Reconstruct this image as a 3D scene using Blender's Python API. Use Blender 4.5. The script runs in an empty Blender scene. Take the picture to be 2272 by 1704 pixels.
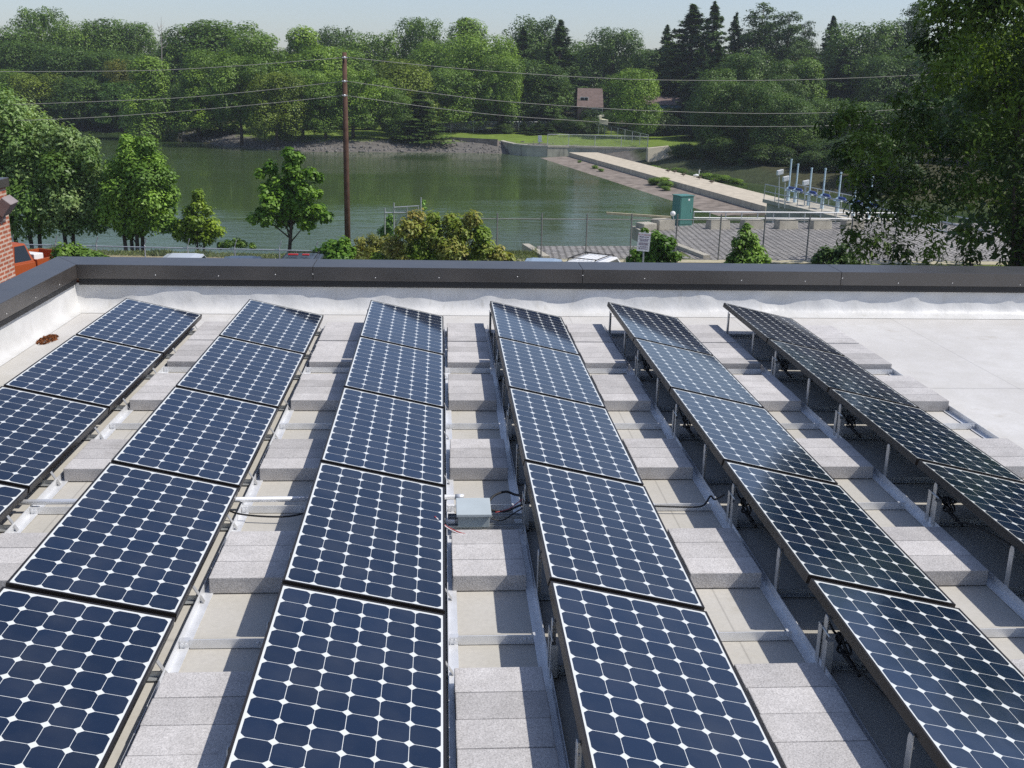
import bpy, bmesh, math, random
import numpy as np
from mathutils import Vector, Matrix
R = math.radians
S = bpy.context.scene
COL = S.collection
# ------------------------------------------------------------------ camera
CAM = np.array([3.3264, -11.1791, 2.665]); FPX = 2335.79      # focal length in pixels of a 2272 wide frame
YAW, PITCH, ROLL = 0.0701, 0.2839, 0.0222
def cam_axes():
    cy, sy, cp, sp, cr, sr = math.cos(YAW), math.sin(YAW), math.cos(PITCH), math.sin(PITCH), math.cos(ROLL), math.sin(ROLL)
    f = np.array([sy*cp, cy*cp, -sp]); r = np.array([cy, -sy, 0.0]); u = np.cross(r, f)
    return cr*r + sr*u, cr*u - sr*r, f
AX, AY, AF = cam_axes()
cd = bpy.data.cameras.new('camera'); cam = bpy.data.objects.new('camera', cd); COL.objects.link(cam)
cam.matrix_world = Matrix(((AX[0], AY[0], -AF[0], CAM[0]), (AX[1], AY[1], -AF[1], CAM[1]), (AX[2], AY[2], -AF[2], CAM[2]), (0, 0, 0, 1)))
cd.sensor_width = 36; cd.lens = 36*FPX/2272; cd.clip_start = 0.1; cd.clip_end = 3000
S.camera = cam
# ------------------------------------------------------------------ light
SUN = Vector((0.75, -0.17, 1.0)).normalized()
SUN_EL = math.asin(SUN.z); SUN_AZ = math.atan2(SUN.x, SUN.y)
W = bpy.data.worlds.new('World'); S.world = W; W.use_nodes = True
wn = W.node_tree; bg = wn.nodes['Background']
sk = wn.nodes.new('ShaderNodeTexSky'); sk.sky_type = 'NISHITA'; sk.sun_disc = False
sk.sun_elevation = SUN_EL; sk.sun_rotation = SUN_AZ; sk.altitude = 50; sk.air_density = 1.0; sk.dust_density = 0.8; sk.ozone_density = 1.2
hs = wn.nodes.new('ShaderNodeHueSaturation'); hs.inputs['Saturation'].default_value = 0.85; wn.links.new(sk.outputs[0], hs.inputs['Color'])
tn = wn.nodes.new('ShaderNodeMix'); tn.data_type = 'RGBA'; tn.blend_type = 'MULTIPLY'; tn.inputs[0].default_value = 1.0; tn.inputs[7].default_value = (0.95, 0.985, 1.12, 1)
wn.links.new(hs.outputs[0], tn.inputs[6]); wn.links.new(tn.outputs[2], bg.inputs[0]); bg.inputs[1].default_value = 0.125
sl = bpy.data.lights.new('sun', 'SUN'); sl.energy = 4.5; sl.angle = R(0.55); sl.color = (1.0, 0.955, 0.89)
so = bpy.data.objects.new('sun', sl); COL.objects.link(so); so.rotation_euler = SUN.to_track_quat('Z', 'Y').to_euler()
S.view_settings.view_transform = 'Standard'; S.view_settings.look = 'None'; S.view_settings.gamma = 1; S.view_settings.exposure = 0.0
S.cycles.use_adaptive_sampling = True; S.cycles.adaptive_threshold = 0.005
S.cycles.max_bounces = 8; S.cycles.diffuse_bounces = 5; S.cycles.glossy_bounces = 3; S.cycles.transmission_bounces = 3; S.cycles.transparent_max_bounces = 12
S.cycles.use_denoising = False; S.cycles.caustics_reflective = False; S.cycles.caustics_refractive = False
# ------------------------------------------------------------------ geometry helpers
def ray(u, v):
    x, y = (u-1136)/FPX, (v-852)/FPX
    return AX*x - AY*y + AF
def at(u, v, z):                       # the point of the plane Z = z seen at (u, v)
    d = ray(u, v); return CAM + d*((z-CAM[2])/d[2])
FH = np.array([math.sin(YAW), math.cos(YAW), 0.0])
def atd(u, v, d):                      # the point at horizontal distance d ahead of the viewer
    r = ray(u, v); return CAM + r*(d/float(r @ FH))
def hor(u, d):                         # pixel column and distance -> ground plan position
    p = atd(u, 171+(u-1136)*0.022, d); return p
def tag(o, label=None, cat=None, group=None, kind=None):
    for k, v in (('label', label), ('category', cat), ('group', group), ('kind', kind)):
        if v: o[k] = v
    return o
def empty(name, loc, rz=0, label=None, cat=None, group=None):
    o = bpy.data.objects.new(name, None); COL.objects.link(o); o.empty_display_size = 0.2
    o.location = loc; o.rotation_euler = (0, 0, rz)
    return tag(o, label, cat, group)
def link(name, me, mat, parent=None, loc=None):
    if mat is not None and not me.materials: me.materials.append(mat)
    o = bpy.data.objects.new(name, me); COL.objects.link(o)
    if parent is not None: o.parent = parent
    if loc is not None: o.location = loc
    return o
def copy_tree(o, parent=None):
    c = o.copy(); COL.objects.link(c)
    if parent is not None: c.parent = parent
    for ch in [x for x in KIDS.get(o.name, [])]:
        copy_tree(ch, c)
    return c
KIDS = {}
def reg(parent, child): KIDS.setdefault(parent.name, []).append(child)
class MB:
    def __init__(s): s.v = []; s.f = []; s.m = []; s.uv = None
    def add(s, vs, fs, mi=0):
        n = len(s.v); s.v += [tuple(map(float, p)) for p in vs]; s.f += [tuple(i+n for i in f) for f in fs]; s.m += [mi]*len(fs); return s
    def box(s, x0, x1, y0, y1, z0, z1, mi=0):
        return s.hexa([(x0,y0,z0),(x1,y0,z0),(x1,y1,z0),(x0,y1,z0),(x0,y0,z1),(x1,y0,z1),(x1,y1,z1),(x0,y1,z1)], mi)
    def hexa(s, p, mi=0):
        return s.add(p, [(3,2,1,0),(4,5,6,7),(0,1,5,4),(1,2,6,5),(2,3,7,6),(3,0,4,7)], mi)
    def obox(s, c, ax, ay, az, mi=0):
        c, ax, ay, az = (np.array(t, float) for t in (c, ax, ay, az))
        return s.hexa([c-ax-ay-az, c+ax-ay-az, c+ax+ay-az, c-ax+ay-az, c-ax-ay+az, c+ax-ay+az, c+ax+ay+az, c-ax+ay+az], mi)
    def prism(s, poly, z0, z1, mi=0):
        n = len(poly); vs = [(p[0], p[1], z0) for p in poly] + [(p[0], p[1], z1) for p in poly]
        return s.add(vs, [tuple(range(n-1, -1, -1)), tuple(range(n, 2*n))] + [(i, (i+1) % n, n+(i+1) % n, n+i) for i in range(n)], mi)
    def tube(s, pts, r, n=6, mi=0, cap=True):
        pts = [np.array(p, float) for p in pts]; k = len(pts); rs = r if hasattr(r, '__len__') else [r]*k
        vs = []; up = np.array([0.123, 0.217, 0.968]); pa = None
        for i, p in enumerate(pts):
            t = pts[min(i+1, k-1)] - pts[max(i-1, 0)]; L = np.linalg.norm(t); t = t/L if L > 1e-9 else up
            a = np.cross(t, up) if pa is None else pa - t*(pa @ t)
            if np.linalg.norm(a) < 1e-4: a = np.cross(t, [1.0, 0, 0])
            a = a/np.linalg.norm(a); pa = a; b = np.cross(t, a)
            for j in range(n):
                w = 2*math.pi*j/n; vs.append(p + rs[i]*(math.cos(w)*a + math.sin(w)*b))
        fs = [(i*n+j, i*n+(j+1) % n, (i+1)*n+(j+1) % n, (i+1)*n+j) for i in range(k-1) for j in range(n)]
        if cap: fs += [tuple(range(n-1, -1, -1)), tuple(range((k-1)*n, k*n))]
        return s.add(vs, fs, mi)
    def ball(s, c, r, n=10, m=7, mi=0):
        c = np.array(c, float); r = np.array(r if hasattr(r, '__len__') else (r, r, r), float)
        vs = [c - [0, 0, r[2]]]
        for i in range(1, m):
            a = math.pi*i/m - math.pi/2
            for j in range(n):
                w = 2*math.pi*j/n; vs.append(c + r*[math.cos(a)*math.cos(w), math.cos(a)*math.sin(w), math.sin(a)])
        vs.append(c + [0, 0, r[2]]); fs = [(0, 1+(j+1) % n, 1+j) for j in range(n)]
        for i in range(m-2): fs += [(1+i*n+j, 1+i*n+(j+1) % n, 1+(i+1)*n+(j+1) % n, 1+(i+1)*n+j) for j in range(n)]
        e = len(vs)-1; fs += [(e, 1+(m-2)*n+j, 1+(m-2)*n+(j+1) % n) for j in range(n)]
        return s.add(vs, fs, mi)
    def mesh(s, name, mats, org=(0, 0, 0), smooth=False, bevel=0):
        me = bpy.data.meshes.new(name); o = np.array(org, float)
        me.from_pydata([tuple(np.array(p)-o) for p in s.v], [], s.f)
        for m in (mats if isinstance(mats, (list, tuple)) else [mats]): me.materials.append(m)
        if len(me.materials) > 1: me.polygons.foreach_set('material_index', s.m)
        if smooth: me.polygons.foreach_set('use_smooth', [True]*len(me.polygons))
        if bevel:
            bm = bmesh.new(); bm.from_mesh(me)
            bmesh.ops.bevel(bm, geom=[e for e in bm.edges if len(e.link_faces) == 2 and e.calc_face_angle(0) > 0.5], offset=bevel, segments=2, affect='EDGES', profile=0.6)
            bm.to_mesh(me); bm.free()
        me.update(); return me
    def build(s, name, mats, parent=None, smooth=False, bevel=0, org=None):
        if org is None:
            top = parent
            while top is not None and top.parent is not None: top = top.parent
            org = tuple(top.location) if top is not None else (0, 0, 0)
        o = link(name, s.mesh(name, mats, org, smooth, bevel), None, parent)
        if parent is not None: reg(parent, o)
        return o
def solo(mb, name, mats, label, cat, group=None, smooth=False, bevel=0, loc=None):
    loc = loc if loc is not None else np.mean(np.array(mb.v), 0)*[1, 1, 0] + [0, 0, min(p[2] for p in mb.v)]
    o = link(name, mb.mesh(name, mats, loc, smooth, bevel), None); o.location = loc
    return tag(o, label, cat, group)
def npmesh(name, V, F, mat, face_attr=None, smooth=False):
    me = bpy.data.meshes.new(name); k = F.shape[1]
    me.vertices.add(len(V)); me.vertices.foreach_set('co', V.astype(np.float32).ravel())
    me.loops.add(F.size); me.loops.foreach_set('vertex_index', F.astype(np.int32).ravel())
    me.polygons.add(len(F)); me.polygons.foreach_set('loop_start', np.arange(0, F.size, k, dtype=np.int32))
    if face_attr is not None:
        a = me.attributes.new('tint', 'FLOAT', 'FACE'); a.data.foreach_set('value', face_attr.astype(np.float32))
    if smooth: me.polygons.foreach_set('use_smooth', np.ones(len(F), dtype=bool))
    me.materials.append(mat); me.update(calc_edges=True); return me
ORD = ['zeroth','first','second','third','fourth','fifth','sixth','seventh','eighth','ninth','tenth','eleventh','twelfth','thirteenth','fourteenth','fifteenth','sixteenth','seventeenth','eighteenth','nineteenth','twentieth']
ORD += ['twenty-'+ORD[i] for i in range(1, 10)] + ['thirtieth'] + ['thirty-'+ORD[i] for i in range(1, 10)] + ['fortieth'] + ['forty-'+ORD[i] for i in range(1, 10)] + ['fiftieth'] + ['fifty-'+ORD[i] for i in range(1, 10)] + ['sixtieth'] + ['sixty-'+ORD[i] for i in range(1, 10)]
# ------------------------------------------------------------------ materials
class NT:
    def __init__(s, name, rough=0.6, spec=0.5, metal=0.0):
        s.m = bpy.data.materials.new(name); s.m.use_nodes = True; s.n = s.m.node_tree.nodes; s.l = s.m.node_tree.links
        s.p = s.n['Principled BSDF']; s.set('Roughness', rough); s.set('Specular IOR Level', spec); s.set('Metallic', metal)
    def set(s, k, v):
        i = s.p.inputs[k]
        if hasattr(v, 'is_linked'): s.l.new(v, i)
        elif hasattr(v, '__len__'): i.default_value = (*v[:3], 1)
        else: i.default_value = v
        return s
    def node(s, t, **kw):
        n = s.n.new('ShaderNode'+t)
        for k, v in kw.items(): setattr(n, k, v)
        return n
    def put(s, i, v):
        if hasattr(v, 'is_linked'): s.l.new(v, i)
        elif hasattr(v, '__len__') and len(v) == 3 and i.type == 'RGBA': i.default_value = (*v, 1)
        else: i.default_value = v
    def math(s, op, a, b=0.0, c=None):
        n = s.node('Math', operation=op); s.put(n.inputs[0], a); s.put(n.inputs[1], b)
        if c is not None: s.put(n.inputs[2], c)
        return n.outputs[0]
    def mix(s, f, a, b, mode='MIX'):
        n = s.node('Mix', data_type='RGBA', blend_type=mode); s.put(n.inputs[0], f); s.put(n.inputs[6], a); s.put(n.inputs[7], b); return n.outputs[2]
    def co(s, kind='Object', scale=(1, 1, 1), rot=(0, 0, 0)):
        t = s.node('TexCoord'); m = s.node('Mapping'); s.l.new(t.outputs[kind], m.inputs[0]); m.inputs[3].default_value = scale; m.inputs[2].default_value = rot; return m.outputs[0]
    def world(s, scale=(1, 1, 1), rot=(0, 0, 0)):
        t = s.node('NewGeometry'); m = s.node('Mapping'); s.l.new(t.outputs['Position'], m.inputs[0]); m.inputs[3].default_value = scale; m.inputs[2].default_value = rot; return m.outputs[0]
    def noise(s, vec, scale, detail=3, rough=0.55, out=0):
        n = s.node('TexNoise'); s.l.new(vec, n.inputs['Vector']); n.inputs['Scale'].default_value = scale; n.inputs['Detail'].default_value = detail; n.inputs['Roughness'].default_value = rough; return n.outputs[out]
    def ramp(s, f, a, b, lo=0.0, hi=1.0):
        n = s.node('MapRange'); s.put(n.inputs[0], f)
        for i, v in ((1, a), (2, b), (3, lo), (4, hi)): s.put(n.inputs[i], v)
        return n.outputs[0]
    def bump(s, h, strength=0.3, dist=0.01):
        n = s.node('Bump'); n.inputs['Strength'].default_value = strength; n.inputs['Distance'].default_value = dist; s.l.new(h, n.inputs['Height']); s.l.new(n.outputs[0], s.p.inputs['Normal']); return s
def plain(name, c, rough=0.6, metal=0.0, spec=0.5, var=0.12, scale=6.0, bump=0.0):
    t = NT(name, rough, spec, metal); v = t.world()
    n = t.ramp(t.noise(v, scale, 4), 0.3, 0.7, 1-var, 1+var)
    t.set('Base Color', t.mix(1.0, c, n, 'MULTIPLY'))
    if bump: t.bump(t.noise(v, scale*6, 3), bump, 0.01)
    return t.m
M = {}
M['coping'] = plain('dark bronze sheet metal', (0.048, 0.042, 0.038), 0.34, 0.0, 1.0, 0.16, 3.0)
M['black'] = plain('black rubber', (0.012, 0.012, 0.013), 0.6)
M['frame'] = plain('black anodised frame', (0.026, 0.022, 0.020), 0.38, 0.3, 0.5, 0.05)
M['alu'] = plain('mill finish aluminium', (0.80, 0.81, 0.82), 0.42, 0.45, 0.5, 0.10, 9.0)
M['dull'] = plain('dull aluminium', (0.55, 0.55, 0.54), 0.45, 0.6, 0.5, 0.15, 14.0)
M['galv'] = plain('galvanised steel', (0.50, 0.52, 0.53), 0.45, 0.6, 0.5, 0.12, 8.0)
M['boxgrey'] = plain('grey enamel', (0.42, 0.47, 0.48), 0.5, 0.0, 0.5, 0.05)
M['red_wire'] = plain('red cable', (0.42, 0.05, 0.05), 0.5)
M['white_wire'] = plain('white cable', (0.75, 0.72, 0.7), 0.5)
M['conc'] = plain('weathered concrete', (0.44, 0.41, 0.34), 0.9, 0, 0.2, 0.22, 1.2, 0.3)
M['bark'] = plain('bark', (0.075, 0.058, 0.045), 0.9, 0, 0.2, 0.35, 5.0, 0.6)
M['pole'] = plain('treated timber pole', (0.105, 0.060, 0.043), 0.85, 0, 0.2, 0.3, 3.0, 0.4)
M['wire'] = plain('weathered cable', (0.33, 0.32, 0.28), 0.6)
M['white'] = plain('white paint', (0.78, 0.78, 0.76), 0.5, 0, 0.5, 0.05)
M['glass'] = plain('dark window glass', (0.010, 0.013, 0.015), 0.06, 0, 0.6, 0.02)
M['tyre'] = plain('tyre', (0.014, 0.014, 0.014), 0.8)
M['rim'] = plain('wheel rim', (0.45, 0.45, 0.46), 0.35, 0.7)
M['redlamp'] = plain('red lens', (0.45, 0.02, 0.015), 0.25)
M['lamp'] = plain('clear lens', (0.7, 0.7, 0.68), 0.15)
M['stem'] = plain('pale blue paint', (0.52, 0.66, 0.74), 0.45, 0, 0.5, 0.06)
M['blue'] = plain('dark blue paint', (0.02, 0.05, 0.22), 0.45)
M['teal'] = plain('teal enamel', (0.075, 0.22, 0.19), 0.45, 0, 0.5, 0.10, 1.5)
M['log'] = plain('weathered beam', (0.42, 0.38, 0.26), 0.85, 0, 0.2, 0.15)
M['stone'] = plain('riprap', (0.165, 0.155, 0.142), 0.9, 0, 0.2, 0.4, 3.0, 0.8)
def brick(name, c1, c2, mortar, scale, vec):
    t = NT(name, 0.85, 0.25); b = t.node('TexBrick'); t.l.new(vec(t), b.inputs['Vector'])
    b.inputs['Color1'].default_value = (*c1, 1); b.inputs['Color2'].default_value = (*c2, 1); b.inputs['Mortar'].default_value = (*mortar, 1)
    b.inputs['Scale'].default_value = scale; b.inputs['Mortar Size'].default_value = 0.035; b.inputs['Brick Width'].default_value = 0.5; b.inputs['Row Height'].default_value = 0.165
    n = t.ramp(t.noise(t.world(), 9, 4), 0.3, 0.7, 0.8, 1.2); t.set('Base Color', t.mix(1.0, b.outputs[0], n, 'MULTIPLY')); t.bump(b.outputs['Fac'], -0.4, 0.01); return t.m
def swz(t):
    s_ = t.node('SeparateXYZ'); t.l.new(t.node('NewGeometry').outputs['Position'], s_.inputs[0]); c = t.node('CombineXYZ')
    t.l.new(s_.outputs[1], c.inputs[0]); t.l.new(s_.outputs[2], c.inputs[1]); return c.outputs[0]
M['brick'] = brick('red brick', (0.40, 0.12, 0.065), (0.33, 0.095, 0.05), (0.52, 0.40, 0.32), 2.44, swz)
def roof_mat():
    t = NT('white roof membrane', 0.55, 0.35); v = t.world()
    a = t.ramp(t.noise(v, 0.8, 5, 0.6), 0.35, 0.7); b = t.ramp(t.noise(v, 5, 5, 0.65), 0.35, 0.72); c = t.noise(v, 40, 2)
    base = t.mix(a, (0.63, 0.615, 0.59), (0.52, 0.50, 0.47)); base = t.mix(t.math('MULTIPLY', b, 0.35), base, (0.44, 0.42, 0.37))
    st = t.ramp(t.noise(v, 2.2, 6, 0.7), 0.60, 0.72); base = t.mix(t.math('MULTIPLY', st, 0.5), base, (0.37, 0.33, 0.26))
    sep = t.node('SeparateXYZ'); t.l.new(v, sep.inputs[0])
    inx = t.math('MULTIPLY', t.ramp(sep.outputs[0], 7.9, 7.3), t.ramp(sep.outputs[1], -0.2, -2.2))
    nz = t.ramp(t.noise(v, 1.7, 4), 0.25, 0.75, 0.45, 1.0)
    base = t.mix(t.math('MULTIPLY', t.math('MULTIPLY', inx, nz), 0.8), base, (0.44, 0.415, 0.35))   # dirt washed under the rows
    seam = t.ramp(t.math('ABSOLUTE', t.math('SUBTRACT', t.math('FRACT', t.math('MULTIPLY', sep.outputs[0], 0.52)), 0.5)), 0.0, 0.004, 0.72, 1.0)
    base = t.mix(1.0, base, seam, 'MULTIPLY'); lap = t.ramp(t.math('ABSOLUTE', t.math('SUBTRACT', t.math('FRACT', t.math('MULTIPLY', sep.outputs[1], 0.23)), 0.5)), 0.0, 0.006, 0.78, 1.0); base = t.mix(1.0, base, lap, 'MULTIPLY'); tr_ = t.ramp(t.noise(t.world((.35, 3.2, 1), (0, 0, .5)), 1.4, 5, .7), .60, .78, 0, .35); base = t.mix(tr_, base, (.44, .41, .35)); base = t.mix(1.0, base, t.ramp(c, 0.3, 0.7, 0.95, 1.05), 'MULTIPLY')
    t.set('Base Color', base); t.bump(t.noise(v, 3, 4), 0.25, 0.02); return t.m
M['roof'] = roof_mat()
def membrane_mat():
    t = NT('white flashing membrane', 0.45, 0.4); v = t.world()
    a = t.ramp(t.noise(v, 3, 5, 0.6), 0.3, 0.75); base = t.mix(a, (0.64, 0.635, 0.62), (0.53, 0.525, 0.505))
    st = t.ramp(t.noise(t.world((6, 6, 1.2)), 1.5, 4), 0.60, 0.75); base = t.mix(t.math('MULTIPLY', st, 0.45), base, (0.38, 0.36, 0.31))
    t.set('Base Color', base); t.bump(t.noise(v, 9, 4), 0.35, 0.02); return t.m
M['membrane'] = membrane_mat()
def block_mat():
    t = NT('concrete block', 0.92, 0.2); v = t.world(); r = t.node('ObjectInfo').outputs['Random']
    n = t.noise(v, 140, 3, 0.7); n2 = t.noise(v, 7, 4)
    c = t.mix(t.ramp(n, 0.27, 0.73), (0.33, 0.317, 0.305), (0.68, 0.655, 0.635)); c = t.mix(1.0, c, t.ramp(n2, 0.3, 0.7, 0.9, 1.08), 'MULTIPLY')
    sp = t.node('TexVoronoi'); t.l.new(v, sp.inputs['Vector']); sp.inputs['Scale'].default_value = 95
    c = t.mix(t.ramp(sp.outputs['Distance'], 0.10, 0.2, 0.75, 0.0), c, (0.10, 0.098, 0.10))
    c = t.mix(t.ramp(t.noise(v, 2.6, 5, .7), 0.60, 0.72, 0, .30), c, (0.22, 0.20, 0.175)); c = t.mix(t.ramp(t.noise(t.world((1, 1, 1), (0, 0, 1)), 19, 3, .6), 0.68, 0.74, 0, .35), c, (0.20, 0.19, 0.18))
    t.set('Base Color', t.mix(1.0, c, t.ramp(r, 0, 1, 0.80, 1.08), 'MULTIPLY')); t.bump(n, 0.6, 0.004); return t.m
M['block'] = block_mat()
PITCHC = 0.1264; PITCHY = 0.1304; PL = 1.612; PW = 0.798
def cell_mat():
    t = NT('solar cells under glass', 0.07, 0.85); uv = t.node('UVMap'); uv.uv_map = 'uv'; s_ = t.node('SeparateXYZ'); t.l.new(uv.outputs[0], s_.inputs[0])
    mx = (0.776-6*PITCHC)/2; my = (PL-0.022-12*PITCHY)/2
    cx = t.math('MULTIPLY', t.math('SUBTRACT', s_.outputs[0], mx), 1/PITCHC); cy = t.math('MULTIPLY', t.math('SUBTRACT', s_.outputs[1], my), 1/PITCHY)
    ins = 1
    def rng(x, n): return t.math('MULTIPLY', t.math('GREATER_THAN', x, 0.0), t.math('LESS_THAN', x, float(n)))
    ok = t.math('MULTIPLY', rng(cx, 6), rng(cy, 12))
    dx = t.math('ABSOLUTE', t.math('SUBTRACT', t.math('FRACT', cx), 0.5)); dy = t.math('ABSOLUTE', t.math('SUBTRACT', t.math('FRACT', cy), 0.5))
    h = 0.4905
    sq = t.math('LESS_THAN', t.math('MAXIMUM', dx, dy), h)
    rr = t.math('LESS_THAN', t.math('SQRT', t.math('ADD', t.math('MULTIPLY', dx, dx), t.math('MULTIPLY', dy, dy))), 0.592)
    ch = t.math('LESS_THAN', t.math('ADD', dx, dy), 0.835)
    inside = t.math('MULTIPLY', t.math('MULTIPLY', ok, sq), t.math('MULTIPLY', rr, ch))
    w = t.node('TexWhiteNoise', noise_dimensions='3D'); c = t.node('CombineXYZ'); t.l.new(t.math('FLOOR', cx), c.inputs[0]); t.l.new(t.math('FLOOR', cy), c.inputs[1])
    t.l.new(t.math('MULTIPLY', t.node('ObjectInfo').outputs['Random'], 50.0), c.inputs[2]); t.l.new(c.outputs[0], w.inputs['Vector'])
    cell = t.mix(1.0, (0.0050, 0.0130, 0.034), t.ramp(w.outputs[0], 0, 1, 0.86, 1.14), 'MULTIPLY'); cell = t.mix(1.0, cell, t.ramp(t.node('ObjectInfo').outputs['Random'], 0, 1, .85, 1.2), 'MULTIPLY')
    dust = t.ramp(t.noise(t.world(), 4, 4), 0.40, 0.8, 0.0, 0.045)
    t.set('Base Color', t.mix(dust, t.mix(inside, (0.66, 0.68, 0.66), cell), (0.4, 0.38, 0.34))); t.set('Roughness', t.ramp(t.noise(t.world(), 12, 3), 0.3, 0.7, 0.06, 0.12)); return t.m
M['cells'] = cell_mat()
def leaf_mat(name, c, c2, trans=0.22, rough=0.5, spec=0.35):
    t = NT(name, rough, spec); a = t.node('Attribute', attribute_name='tint'); oi = t.node('ObjectInfo')
    col = t.mix(t.ramp(a.outputs['Fac'], 0.35, 0.95), c, c2); col = t.mix(1.0, col, oi.outputs['Color'], 'MULTIPLY')
    t.set('Base Color', col); tr = t.node('BsdfTranslucent'); t.put(tr.inputs[0], t.mix(1.0, col, (1.25, 1.25, 0.6), 'MULTIPLY'))
    mx = t.node('MixShader'); mx.inputs[0].default_value = trans; t.l.new(t.p.outputs[0], mx.inputs[1]); t.l.new(tr.outputs[0], mx.inputs[2]); t.l.new(mx.outputs[0], t.n['Material Output'].inputs[0]); return t.m
M['leaf'] = leaf_mat('broad leaves', (0.085, 0.145, 0.028), (0.210, 0.305, 0.060), 0.27)
M['needle'] = leaf_mat('conifer needles', (0.050, 0.088, 0.034), (0.115, 0.175, 0.062), 0.22, 0.6, 0.2)
M['bright'] = leaf_mat('bright big leaves', (0.100, 0.215, 0.020), (0.26, 0.43, 0.055), 0.36)
M['silver'] = leaf_mat('pale backed leaves', (0.090, 0.155, 0.035), (0.260, 0.330, 0.150), 0.34, 0.45, 0.4)
M['mixed'] = leaf_mat('green and brown leaves', (0.19, 0.29, 0.030), (0.46, 0.365, 0.115), 0.32)
M['dark'] = leaf_mat('dark drooping leaves', (0.040, 0.068, 0.011), (0.300, 0.360, 0.060), 0.38, 0.5, 0.22)
def ground_mat():
    t = NT('ground cover', 0.95, 0.1); a = t.node('Attribute', attribute_name='zone'); v = t.world()
    n = t.ramp(t.noise(v, 0.9, 5, 0.7), 0.3, 0.7, 0.7, 1.3); n2 = t.ramp(t.noise(v, 6, 3, 0.7), 0.3, 0.7, 0.75, 1.25)
    t.set('Base Color', t.mix(1.0, t.mix(1.0, a.outputs['Color'], n, 'MULTIPLY'), n2, 'MULTIPLY')); t.bump(t.noise(v, 3, 4), 0.8, 0.15); return t.m
M['ground'] = ground_mat()
M['asphalt'] = plain('asphalt', (0.055, 0.054, 0.052), 0.9, 0, 0.2, 0.2, 2.0, 0.3)
def cobble_mat():
    t = NT('cobble paving', 0.9, 0.2); v = t.world((1, 1, 1), (0, 0, R(34))); b = t.node('TexBrick'); t.l.new(v, b.inputs['Vector'])
    b.inputs['Color1'].default_value = (0.38, 0.36, 0.34, 1); b.inputs['Color2'].default_value = (0.29, 0.28, 0.27, 1); b.inputs['Mortar'].default_value = (0.10, 0.095, 0.088, 1)
    b.inputs['Scale'].default_value = 1.0; b.inputs['Mortar Size'].default_value = 0.05; b.inputs['Brick Width'].default_value = 0.36; b.inputs['Row Height'].default_value = 0.30
    t.set('Base Color', t.mix(1.0, b.outputs[0], t.ramp(t.noise(t.world(), 2.5, 5, .7), 0.3, 0.7, 0.7, 1.3), 'MULTIPLY')); t.bump(b.outputs['Fac'], -0.9, 0.08); return t.m
M['cobble'] = cobble_mat()
def water_mat():
    t = NT('reservoir water', 0.05, 0.5); v = t.world(); t.p.inputs['IOR'].default_value = 1.333
    t.set('Base Color', t.mix(t.ramp(t.noise(v, 0.02, 3), 0.35, 0.65), (0.052, 0.084, 0.028), (0.066, 0.098, 0.040)))
    zone = t.ramp(t.noise(t.world((0.55, 1.5, 1)), 0.022, 4, 0.55), 0.46, 0.66, 0.06, 0.9)
    sy = t.node('SeparateXYZ'); t.l.new(v, sy.inputs[0]); zone = t.math('MAXIMUM', zone, t.math('MULTIPLY', t.ramp(sy.outputs[1], 78, 42, 0, 0.75), t.ramp(t.noise(t.world((.6, 2.0, 1)), .05, 3), .38, .6)))
    w1 = t.noise(t.world((0.8, 1.15, 1), (0, 0, R(-8))), 0.85, 3, 0.55); w2 = t.noise(t.world((1, 2.2, 1), (0, 0, R(12))), 4.5, 2, 0.5)
    h = t.math('MULTIPLY', t.math('ADD', w1, t.math('MULTIPLY', w2, 0.3)), zone); t.bump(h, 0.5, 0.16); return t.m
M['water'] = water_mat()
M['grass'] = leaf_mat('grass blades', (0.11, 0.15, 0.035), (0.24, 0.27, 0.08), 0.3)
def paint(name, c, rough=0.28): return plain(name, c, rough, 0.1, 0.5, 0.03)
# ------------------------------------------------------------------ the roof and its parapets
RP, RQ, TILT, HZ = 1.2858, 1.649, 0.2201, 0.33       # row pitch, panel pitch, tilt, height of the high edges
LOWX = PW*math.cos(TILT); GAPX = LOWX+0.04
CY, CYO, CZ, CZB = 0.93, 1.42, 0.52, 0.36            # coping: inner face, outer face, top, lower edge
CX, CXO = -0.80, -1.17
mb = MB(); mb.box(-1.0, 15, -17, 1.1, -0.30, 0.0)
tag(mb.build('roof', M['roof']), 'pale flat roof membrane under the rows of solar panels', None, None, 'structure')
rng = np.random.default_rng(5)
def wob(x, seed):
    r = np.random.default_rng(seed); o = 0*x
    for f, a in ((0.9, .006), (1.9, .007), (3.7, .006), (7.3, .004), (13., .002)):
        o = o + a*np.sin(x*f*1.3 + r.uniform(0, 6.28)) * (0.6+0.4*np.sin(x*f*.37+r.uniform(0, 6.28)))
    return o
PROF = [(.245, .004), (.17, .007), (.115, .014), (.078, .030), (.052, .058), (.034, .09), (.022, .125), (.014, .16), (.009, .20), (.005, .24), (.003, .30)]
def membrane(x0, x1, n, seed, place):
    xs = np.linspace(x0, x1, n); V = []; F = []
    for i, x in enumerate(xs):
        for j, (off, z) in enumerate(PROF):
            k = math.sin(math.pi*min(1, z/.30))
            b = float(wob(np.array(x + 0.5*z), seed) * (0.35 + 1.1*k)) if 0 < j < len(PROF)-1 else 0.0
            bb = float(wob(np.array(x*2.1 - 3.0*z), seed+9))*0.8*k
            V.append(place(x, max(off + 1.25*b + 1.05*bb, -.012 if z > .1 else -1), z + (0.15*b if z < .1 else 0)))
    m = len(PROF)
    for i in range(n-1):
        for j in range(m-1): F.append((i*m+j, (i+1)*m+j, (i+1)*m+j+1, i*m+j+1))
    b = MB(); b.add(V, F); return b
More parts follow.
